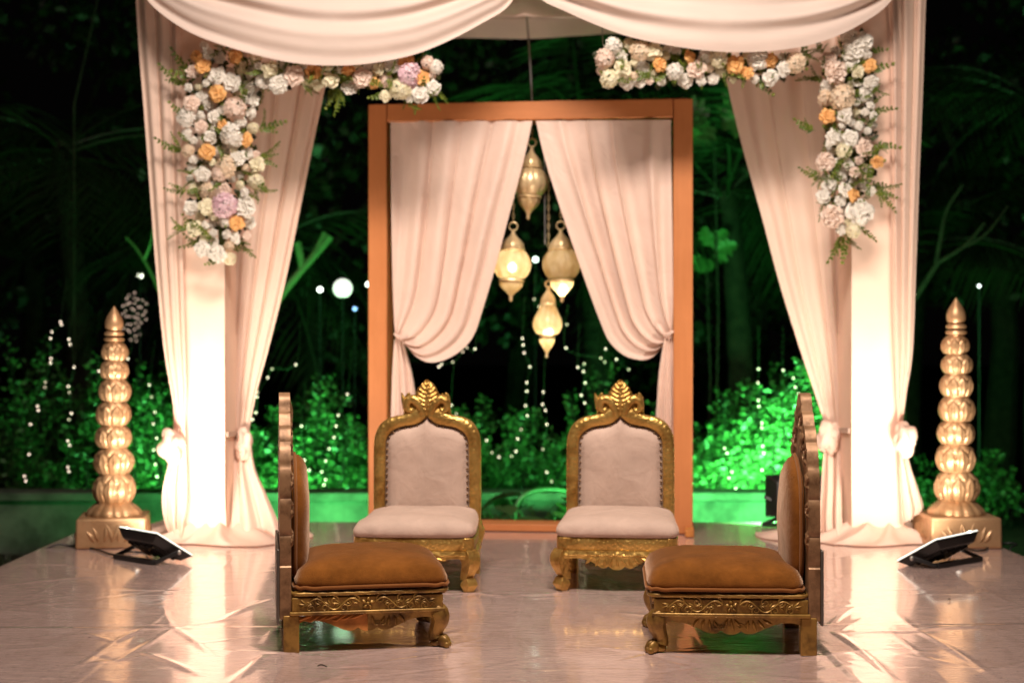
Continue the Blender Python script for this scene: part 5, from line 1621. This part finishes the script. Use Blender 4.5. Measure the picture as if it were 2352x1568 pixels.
SH = [
    ('dim shrub at the far left edge of the garden', -20, 880, 12.2, 220, 2600),
    ('tall dense shrub left of the left gold finial column', 130, 745, 12.6, 260, 4600),
    ('tall shrub right behind the left gold finial column', 262, 800, 12.3, 210, 3800),
    ('tall bright shrub beside the outer curtain of the left pillar', 355, 742, 12.1, 180, 3600),
    ('shrub partly hidden by the left pillar cloth', 480, 850, 12.3, 200, 2200),
    ('green shrub between the left pillar and the scalloped chair back', 622, 905, 12.0, 170, 3600),
    ('rounded green shrub left of the copper frame', 735, 858, 12.2, 220, 4400),
    ('dim shrub behind the left post of the copper frame', 850, 900, 12.5, 170, 2400),
    ('sparse dark shrub seen through the left half of the copper frame', 1060, 880, 12.9, 210, 1500),
    ('sparse dark shrub seen through the middle of the copper frame', 1200, 905, 12.8, 200, 1500),
    ('sparse dark shrub seen through the right half of the copper frame', 1370, 872, 13.0, 210, 1500),
    ('dark shrub behind the right post of the copper frame', 1530, 850, 12.6, 180, 1800),
    ('bright green shrub right of the copper frame', 1665, 885, 12.0, 190, 4600),
    ('tallest bright green shrub, between the copper frame and the right curtain', 1755, 800, 12.1, 190, 5200),
    ('bright green shrub close to the inner curtain of the right pillar', 1850, 830, 12.2, 170, 3600),
    ('very dark shrub behind the right gold finial column', 2210, 1010, 12.6, 260, 1800),
]
for i, (lb, px, pt, d, w, n) in enumerate(SH):
    shrub(lb, px, pt, d, w, n, 300 + i)
# low broad-leaved plants between stage and wall
def broad_plant(label, px, d, hgt, n, seed, lsz=0.22):
    rr = random.Random(seed)
    k = d / FP
    t = thing('leafy_plant', label, 'plant', ((px - 1176) * k, d, -0.53), 0, 'broad leaved plants behind the stage')
    me = None
    for i in range(n):
        a = rr.uniform(0, 6.28); l = hgt * rr.uniform(0.6, 1.1); sp = rr.uniform(0.15, 0.5)
        tip = Vector((math.cos(a) * sp, math.sin(a) * sp * 0.5, l))
        st = MB().tube([(0, 0, 0), tuple(tip * 0.5 + Vector((0, 0, 0.05))), tuple(tip)], [0.008, 0.006, 0.004], 5)
        s = lsz * rr.uniform(0.7, 1.2)
        g_ = np.zeros((7, 5, 3))
        dr = Vector((math.cos(a), math.sin(a), rr.uniform(-0.5, 0.2))).normalized(); sd = dr.cross(Vector((0, 0, 1))).normalized(); up = sd.cross(dr)
        for u in range(7):
            tt = u / 6
            ww = s * 0.42 * math.sin(math.pi * (0.08 + 0.9 * tt)) ** 0.8
            for v in range(5):
                q = -1 + v / 2
                g_[u, v] = tip + dr * (s * tt) + sd * (ww * q) + up * (0.06 * s * abs(q) - 0.25 * s * tt * tt)
        st.grid(g_)
        st.build('leaf', M_leaf, t, sharp=80)
    return t
for i, (px, d, h) in enumerate(((1120, 9.5, 0.50), (1180, 9.9, 0.46), (1250, 9.6, 0.42), (1290, 10.0, 0.52))):
    broad_plant(('broad leaved plant just right of the left cream chair', 'broad leaved plant left of the curved green hose', 'low broad leaved plant under the curved green hose', 'broad leaved plant beside the right cream chair')[i], px, d, h, 11, 500 + i)
q = [at(1182, 1170, 9.4), at(1195, 1145, 9.42), at(1218, 1130, 9.45), at(1250, 1124, 9.5), at(1290, 1126, 9.55), at(1330, 1138, 9.6), at(1345, 1168, 9.6)]
q = resample([tuple(v) for v in q], 40)
tag(MB().tube([(float(q[0][0]) - 0.01, float(q[0][1]), -0.54)] + [tuple(v) for v in q] + [(float(q[-1][0]), float(q[-1][1]), -0.54)], 0.017, 10).build('garden_hose', simple('green hose', (0.05, 0.16, 0.05), 0.4), origin=tuple(at(1240, 1130, 9.45))), 'curved green hose arching up between the two cream chairs', 'hose')

# ground cover of grass tufts by the wall
def grass():
    n = 9000
    x = NR.uniform(-6, 6, n); y = NR.uniform(8.75, 10.5, n)
    a = NR.uniform(0, 6.28, n); h = NR.uniform(0.05, 0.16, n); w = 0.006
    b = np.stack([x, y, np.full(n, -0.56)], 1)
    s = np.stack([np.cos(a), np.sin(a), 0 * a], 1) * w
    tp = b + np.stack([np.cos(a + 1.5) * h * 0.4, np.sin(a + 1.5) * h * 0.4, h], 1)
    V = np.stack([b - s, b + s, tp + s * 0.2, tp - s * 0.2], 1).reshape(-1, 3)
    o = mesh_quads('grass', V, M_grass, None, 'stuff')
    tag(o, 'dark grass growing between the stage and the low wall')
grass()

# ------------------------------------------------------------------ trees and palms
def frond(L, nl, droop, rng, w=0.035):
    mb = MB()
    pts = [Vector((L * t * (1 - 0.15 * t), 0, L * (0.42 * t - droop * t * t))) for t in np.linspace(0, 1, 12)]
    mb.tube(pts, [0.022 * (1 - 0.85 * t) for t in np.linspace(0, 1, 12)], 5)
    for i in range(nl):
        t = 0.10 + 0.90 * i / (nl - 1)
        b = Vector((L * t * (1 - 0.15 * t), 0, L * (0.42 * t - droop * t * t)))
        ll = 0.42 * L * math.sin(math.pi * (0.12 + 0.80 * t)) ** 0.7
        for s in (-1, 1):
            dr = Vector((0.55, s * 0.8, -0.28 + rng.uniform(-0.12, 0.12))).normalized()
            sd = Vector((0.8, -s * 0.5, 0.1)).normalized() * w
            m_ = b + dr * ll * 0.5
            tp = b + dr * ll + Vector((0, 0, -0.16 * ll))
            mb.add([b, m_ + sd * 0.5, tp, m_ - sd * 0.5], [(0, 1, 2, 3)])
    return mb.mesh('frond', M_palm, sharp=80)
FR = [frond(2.1, 26, 0.55, R), frond(1.9, 24, 0.85, R), frond(2.3, 28, 0.35, R)]
def palm(label, x, y, h, n, seed):
    rr = random.Random(seed)
    t = thing('palm_tree', label, 'palm tree', (x, y, -0.55), 0, 'palms in the dark garden')
    lean = rr.uniform(-0.3, 0.3)
    pts = [(lean * s * s, 0, (h + 0.55) * s) for s in np.linspace(0, 1, 14)]
    MB().tube(pts, [0.15 - 0.06 * s + 0.008 * (i % 2) for i, s in enumerate(np.linspace(0, 1, 14))], 10).build('trunk', M_bark, t)
    for k in range(n):
        inst('frond', rr.choice(FR), t, (lean, 0, h + 0.5 + rr.uniform(-0.15, 0.1)), (rr.uniform(-0.3, 0.3), rr.uniform(-0.5, 0.55), 6.283 * k / n + rr.uniform(-0.2, 0.2)), rr.uniform(0.8, 1.15))
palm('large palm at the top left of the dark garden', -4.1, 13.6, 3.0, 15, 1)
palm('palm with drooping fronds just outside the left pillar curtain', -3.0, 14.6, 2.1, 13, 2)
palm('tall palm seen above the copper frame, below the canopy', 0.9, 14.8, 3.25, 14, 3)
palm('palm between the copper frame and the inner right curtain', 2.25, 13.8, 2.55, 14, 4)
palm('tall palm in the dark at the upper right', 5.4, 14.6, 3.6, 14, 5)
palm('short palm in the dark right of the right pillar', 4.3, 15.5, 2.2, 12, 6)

def tree(label, px, d, ztop, W, n, seed, bare=False):
    rng = np.random.default_rng(seed); rr = random.Random(seed)
    k = d / FP
    x = (px - 1176) * k
    t = thing('tree', label, 'tree', (x, d, -0.55), 0, 'dark trees behind the garden')
    H = ztop + 0.55
    mb = MB().tube([(0, 0, 0), (0.1, 0, H * 0.3), (0.0, 0.1, H * 0.65)], [0.20, 0.15, 0.10], 9)
    cen, rad = [], []
    for q in range(30):
        a = rr.uniform(0, 6.28); h = rr.uniform(0.25, 1.0)
        c = (W * math.cos(a) * rr.uniform(0.2, 1), W * 0.7 * math.sin(a) * rr.uniform(0.2, 1), H * h)
        cen.append(c); rad.append([W * rr.uniform(0.15, 0.32)] * 2 + [H * 0.08])
        if q < 10:
            mb.tube([(0.03, 0.03, H * 0.45), (c[0] * 0.5, c[1] * 0.5, (H * 0.45 + c[2]) / 2), c], [0.07, 0.04, 0.012], 6)
    mb.build('trunk', M_bark, t)
    mesh_quads('crown', leaf_cloud(n, cen, rad, 0.14, rng), M_leafd, t, 'stuff')
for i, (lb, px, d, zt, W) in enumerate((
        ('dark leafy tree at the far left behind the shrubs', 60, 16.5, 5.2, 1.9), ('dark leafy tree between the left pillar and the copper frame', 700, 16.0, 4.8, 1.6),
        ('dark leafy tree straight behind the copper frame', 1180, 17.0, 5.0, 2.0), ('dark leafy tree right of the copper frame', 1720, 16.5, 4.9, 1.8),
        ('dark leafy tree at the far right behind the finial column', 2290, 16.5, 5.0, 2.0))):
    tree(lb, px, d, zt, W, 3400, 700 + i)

def branching(name, label, segs, d, mat, group=None, leafy=0):
    """smooth forked stems given as polylines in picture units at distance d"""
    b = at(segs[0][0][0], segs[0][0][1], d)
    t = thing(name, label, 'tree', (b.x, d, -0.55), 0, group)
    for i, (pts, r0, r1) in enumerate([(s[:-2], s[-2], s[-1]) for s in segs]):
        q = resample(pts, 14)
        P = [tuple(at(px, py, d + 0.15 * math.sin(0.01 * px))) for px, py in q]
        if i == 0:
            P = [(P[0][0], P[0][1], -0.55)] + P
        MB().tube(P, [r0 + (r1 - r0) * s for s in np.linspace(0, 1, len(P))], 9).build('trunk' if i == 0 else 'branch', mat, t, origin=(b.x, d, -0.55))
    return t
M_stem = simple('green frangipani stem', (0.10, 0.16, 0.06), 0.6, 0, 0.3, 0.2, 8)
branching('frangipani_tree', 'bare forked frangipani stems lit green left of the white globe lamp',
          [[(560, 870), (612, 735), (650, 672), (690, 622), 0.036, 0.032], [(690, 622), (718, 590), (757, 542), 0.031, 0.038], [(692, 620), (690, 590), (683, 556), 0.028, 0.034], [(694, 618), (722, 580), (746, 534), 0.024, 0.026]], 11.6, M_stem)
branching('frangipani_tree', 'thin bare forked branches in the dark right of the right pillar',
          [[(2075, 720), (2105, 680), (2150, 610), (2160, 598), 0.024, 0.020], [(2150, 606), (2162, 540), (2176, 480), (2212, 424), 0.018, 0.014], [(2156, 602), (2215, 565), (2262, 512), 0.018, 0.013], [(2200, 574), (2262, 540), (2316, 472), 0.014, 0.009]], 10.9, M_bark)
branching('frangipani_tree', 'thin bare stem leaning at the left behind the outer curtain',
          [[(405, 800), (362, 660), (320, 580), (290, 545), 0.020, 0.012], [(330, 598), (345, 560), (352, 520), 0.014, 0.008]], 12.0, M_stem)
branching('frangipani_tree', 'long thin leaning stem at the top left of the dark garden',
          [[(170, 240), (200, 110), (232, -40), 0.009, 0.007]], 12.4, M_bark)

# big lobed leaves lit green right of the frame
def big_leaf(label, px, py, d, s, seed):
    rr = random.Random(seed)
    k = d / FP
    b = at(px, py, d)
    t = thing('leafy_plant', label, 'plant', (b.x, d, -0.55), 0, 'large leaved plants right of the copper frame')
    MB().tube([(0.02, 0.1, 0), (0.05, 0.08, (b.z + 0.55) * 0.5), (0.0, 0.0, b.z + 0.5)], [0.012, 0.010, 0.008], 8).build('stem', M_bark, t)
    for i in range(7):
        a = rr.uniform(0, 6.28)
        L = s * rr.uniform(0.7, 1.2)
        tilt = rr.uniform(-0.5, 0.2)
        dr = Vector((math.cos(a), -0.3 + 0.3 * math.sin(a), math.sin(a) * 0.8 + 0.2)).normalized()
        sd = dr.cross(Vector((0.2, -1, 0.3))).normalized(); up = sd.cross(dr)
        o = Vector((0, 0, b.z + 0.5)) + dr * 0.08
        g_ = np.zeros((15, 7, 3))
        for u in range(15):
            tt = u / 14
            lob = 1 + 0.35 * math.sin(tt * 22)
            ww = L * 0.38 * math.sin(math.pi * (0.06 + 0.92 * tt)) ** 0.7
            for v in range(7):
                q_ = -1 + v / 3
                g_[u, v] = o + dr * (L * tt) + sd * (ww * q_ * (lob if abs(q_) > 0.6 else 1)) + up * (0.10 * L * abs(q_) - 0.25 * L * tt * tt)
        MB().grid(g_).build('leaf', M_leaf, t, sharp=80)
big_leaf('cluster of large lobed leaves halfway up, just right of the copper frame', 1622, 572, 13.2, 0.19, 1)
big_leaf('cluster of large drooping leaves level with the top of the copper frame', 1640, 270, 13.0, 0.34, 2)

# ------------------------------------------------------------------ green floodlights behind the stage
M_greenled = emis('green LED panel', (0.14, 1.0, 0.26), 3.0)
def green_flood(label, x, y, z, aim, w, h, k):
    t = thing('garden_floodlight', label, 'floodlight', (x, y, z), 0, 'green floodlights behind the stage')
    dirv = (Vector(aim) - Vector((x, y, z + 0.2))).normalized()
    q = dirv.to_track_quat('Z', 'Y').to_matrix()
    c = Vector((0, 0, h * 0.72))
    def slab(a_, b_, z0, z1, k):
        mb = MB(); vs = []
        for zz, kk in ((z0, k), (z1, 1.0)):
            for sx, sy in ((-1, -1), (1, -1), (1, 1), (-1, 1)):
                vs.append(c + q @ Vector((sx * a_ / 2 * kk, sy * b_ / 2 * kk, zz)))
        return mb.add(vs, [(3, 2, 1, 0), (4, 5, 6, 7), (0, 1, 5, 4), (1, 2, 6, 5), (2, 3, 7, 6), (3, 0, 4, 7)])
    slab(w, h, -0.10, -0.002, 0.72).build('housing', M_black, t, bevel=0.006)
    slab(w * 0.94, h * 0.92, -0.0015, 0.004, 1.0).build('led_panel', M_greenled, t)
    beam('beam', t, c + dirv * 0.012, dirv, w * 0.9, h * 0.9, GREEN_W * k, (0.14, 1.0, 0.26), 126)
    br = MB()
    for s in (-1, 1):
        br.tube([c + q @ Vector((s * (w / 2 + 0.012), 0, -0.05)), Vector((s * (w / 2 + 0.012), 0.0, 0.012))], 0.010, 4, square=True)
    br.tube([(-w / 2 - 0.02, 0, 0.011), (w / 2 + 0.02, 0, 0.011)], 0.011, 4, square=True)
    br.build('bracket', M_black, t, bevel=0.003)
    return t
# in front of the wall
green_flood('green floodlight in the grass behind the stage, left of the copper frame', -1.55, 9.35, -0.55, (-1.75, 11.0, 0.1), 0.24, 0.18, 0.80)
green_flood('black housed green floodlight showing behind the back of the right brown chair', 1.665, 8.36, 0.004, (1.62, 11.0, 0.15), 0.36, 0.25, 3.6)
green_flood('small green floodlight behind the middle of the copper frame', 0.30, 9.1, -0.55, (0.2, 11.0, -0.1), 0.10, 0.07, 0.03)
# hidden behind the wall, aimed up into the shrubs
green_flood('green floodlight behind the wall under the shrubs left of the copper frame', -1.75, 11.05, -0.50, (-1.75, 12.2, 0.55), 0.40, 0.22, 0.75)
green_flood('green floodlight behind the wall under the shrubs right of the copper frame', 2.15, 11.05, -0.50, (2.15, 12.1, 0.6), 0.50, 0.24, 3.6)
green_flood('green floodlight behind the wall near the left finial column', -2.75, 11.05, -0.50, (-2.75, 12.2, 0.6), 0.34, 0.20, 0.75)
green_flood('green floodlight behind the wall at the middle of the garden', 0.25, 11.05, -0.50, (0.2, 12.6, 0.5), 0.16, 0.10, 0.05)

# ------------------------------------------------------------------ fairy lights and lamps
def bulb_mesh(r, mat):
    return MB().ell((0, 0, 0), (r, r, r), n=4, m=6).mesh('bulb', mat)
M_fb = emis('fairy light bulb', (1.0, 0.74, 0.60), 4.6)
M_fd = emis('dim fairy light bulb', (1.0, 0.66, 0.54), 2.0)
M_blue = emis('blue lamp', (0.35, 0.55, 1.0), 10.0)
for m_ in (M_fb, M_fd):
    m_.cycles.emission_sampling = 'NONE'
BM, BD = bulb_mesh(0.0064, M_fb), bulb_mesh(0.0064, M_fd)
M_fcable = simple('thin dark light cable', (0.04, 0.06, 0.03), 0.4)
def fairy(label, pts, d, dim=(), thick=0.0014, hang=None):
    P = [at(px, py, d + 0.05 * math.sin(px * 0.37 + py * 0.11)) for px, py in pts]
    base = P[0].copy()
    t = thing('fairy_light_string', label, 'string lights', base, 0, 'strings of warm fairy lights in the garden')
    path = list(P)
    path = [P[0] + Vector((0.02, 0.1, hang or 0.35))] + path
    q = resample([tuple(p) for p in path], 8 * len(path))
    MB().tube([Vector(v) - base for v in q], thick, 5).build('cable', M_fcable, t)
    for i, p in enumerate(P):
        inst('bulb', BD if i in dim else BM, t, p - base)
    return t
D = 11.4
fairy('string of fairy lights at the far left, hanging in a slant', [(139, 739), (141, 746), (119, 762), (116, 777), (117, 823), (116, 833), (104, 877), (103, 889), (86, 932), (88, 942), (70, 974), (67, 1043), (56, 1093), (59, 1104), (53, 1151), (49, 1165), (31, 1193)], D, (6, 7, 16))
fairy('straight fairy light string left of the left gold finial column', [(158, 779), (161, 791), (170, 843), (157, 887), (159, 901), (164, 949), (158, 963), (156, 1012), (160, 1022), (156, 1072), (158, 1082), (157, 1143)], D, (4, 6))
fairy('fairy light string between the left finial column and the pillar curtain', [(343, 884), (348, 911), (356, 946), (352, 973), (360, 1006), (353, 1033), (357, 1066), (361, 1094), (372, 1126)], D, (1, 8))
fairy('fairy light string mostly hidden behind the left finial column', [(294, 824), (236, 817), (227, 852), (227, 1104), (204, 1167)], D, (4,))
fairy('fairy light string running down beside the inner left curtain', [(679, 837), (625, 847), (615, 867), (592, 901), (591, 911), (588, 947), (580, 963)], D, (1, 3))
fairy('fairy light string hanging left of the copper frame', [(798, 905), (777, 953), (772, 978), (767, 1004), (756, 1030), (748, 1058), (739, 1083), (748, 1101), (744, 1113)], D)
fairy('short fairy light string behind the left brown chair back', [(692, 978), (699, 1056), (710, 1079)], D)
fairy('long curving fairy light string at the centre of the copper frame', [(1200, 777), (1202, 792), (1204, 810), (1217, 842), (1210, 878), (1210, 898), (1207, 931), (1211, 954), (1197, 986), (1189, 1007), (1185, 1036), (1175, 1047), (1146, 1049), (1130, 1039), (1118, 1011)], D, (8, 11, 13))
fairy('fairy light string just right of the centre of the copper frame', [(1248, 900), (1246, 928), (1253, 942), (1256, 974), (1247, 1031), (1256, 1084), (1267, 1105), (1292, 1128)], D, (4, 6))
fairy('fairy light string left of the right cream chair crest', [(1327, 843), (1342, 835), (1340, 853), (1344, 879), (1335, 907), (1343, 925)], D, (1,))
fairy('loose fairy lights under the right satin curtain', [(1300, 799), (1380, 822), (1389, 831), (1391, 801), (1416, 825), (1444, 848)], D, (1, 2, 5))
fairy('loose fairy lights between the lanterns', [(1227, 687), (1238, 704), (1302, 745)], D, (0, 1, 2))
fairy('loose fairy lights under the left satin curtain', [(1091, 801), (1072, 798), (1063, 808), (1040, 831), (1014, 837), (1008, 842)], D, (1, 2, 3))
fairy('two fairy lights by the left cream chair crest', [(1036, 930), (1048, 950)], D, (1,))
fairy('fairy light string down the tallest bright shrub', [(1742, 847), (1741, 879), (1742, 919), (1743, 933), (1750, 971), (1750, 982), (1752, 1024), (1754, 1040), (1750, 1079)], D)
fairy('fairy light string above the right brown chair back', [(1799, 850), (1822, 868), (1827, 889), (1835, 904), (1841, 927)], D)
fairy('fairy light string low right of the copper frame', [(1664, 1029), (1670, 1040), (1681, 1083), (1674, 1097), (1690, 1121)], D)
fairy('fairy lights low beside the left cream chair', [(850, 1120), (841, 1145), (825, 1162), (803, 1170)], D, (3,))
rr = random.Random(5)
cur = []
for c in range(7):
    x = 280 + c * 9.5 + rr.uniform(-2, 2)
    y = 668 + abs(c - 3) * 8 + rr.uniform(0, 14)
    while y < 790 - abs(c - 2.5) * 14:
        cur.append((x + rr.uniform(-3, 3), y)); y += rr.uniform(11, 19)
fairy('dense cascade of dim fairy lights between the finial tip and the left curtain', cur, 13.4, tuple(range(len(cur))), 0.0015)

def lamp(label, px, py, d, r, col, st, post=True):
    p = at(px, py, d)
    t = thing('garden_lamp', label, 'lamp', (p.x, p.y, -0.55), 0, 'lamps far behind the garden')
    m_ = emis('lamp globe', col, st)
    MB().tube([(0, 0, 0), (0, 0, p.z + 0.55 - r)], 0.003, 6).build('post', M_cable, t)
    MB().lathe([(r * 0.35, 0), (r * 0.45, 0.04), (r * 0.2, 0.06)], 16, c=(0, 0, p.z + 0.55 - r * 1.12)).build('collar', M_black, t)
    MB().ell((0, 0, p.z + 0.55), (r, r, r), n=12, m=18).build('globe', m_, t)
lamp('large round white globe lamp left of the copper frame', 787, 662, 13.2, 0.088, (1.0, 0.97, 0.90), 1.3)
lamp('small bright lamp just left of the large globe lamp', 735, 665, 13.4, 0.024, (0.95, 1.0, 0.92), 5.6)
lamp('small bright lamp touching the left edge of the copper frame', 846, 653, 13.4, 0.024, (1.0, 0.97, 0.92), 4.9)
lamp('faint blue lamp below the large globe lamp', 815, 709, 13.4, 0.018, (0.30, 0.5, 1.0), 2.8)
lamp('greenish white lamp left of the left outer curtain', 322, 633, 13.4, 0.024, (0.95, 1.0, 0.75), 5.6)
lamp('small white lamp between the two middle lanterns', 1230, 596, 13.4, 0.024, (0.88, 1.0, 0.92), 5.6)
lamp('small white lamp above the right gold finial column', 2249, 657, 13.4, 0.013, (0.95, 0.97, 1.0), 4.9)

# ------------------------------------------------------------------ litter on the sheet
def scrap(label, px, py, a, l, w):
    p = fl(px, py, 0.006)
    g_ = np.zeros((7, 4, 3))
    for i in range(7):
        t = i / 6
        ww = w * math.sin(math.pi * (0.1 + 0.8 * t))
        for j in range(4):
            s = -1 + 2 * j / 3
            g_[i, j] = (p.x + (t - 0.5) * l * math.cos(a) - s * ww * math.sin(a), p.y + (t - 0.5) * l * math.sin(a) + s * ww * math.cos(a), 0.006 + 0.004 * s * s + 0.004 * math.sin(t * 4))
    tag(MB().grid(g_).build('leaf_scrap', M_bark, origin=(p.x, p.y, 0.006)), label, 'leaf scrap')
scrap('tiny dark leaf scrap on the sheet in front of the left brown chair', 740, 1530, 0.05, 0.032, 0.0030)
scrap('tiny dark leaf scrap on the sheet right of the right brown chair', 2180, 1377, 0.8, 0.018, 0.0045)
scrap('tiny dark scrap on the sheet under the right cream chair', 1422, 1347, 0.3, 0.018, 0.004)
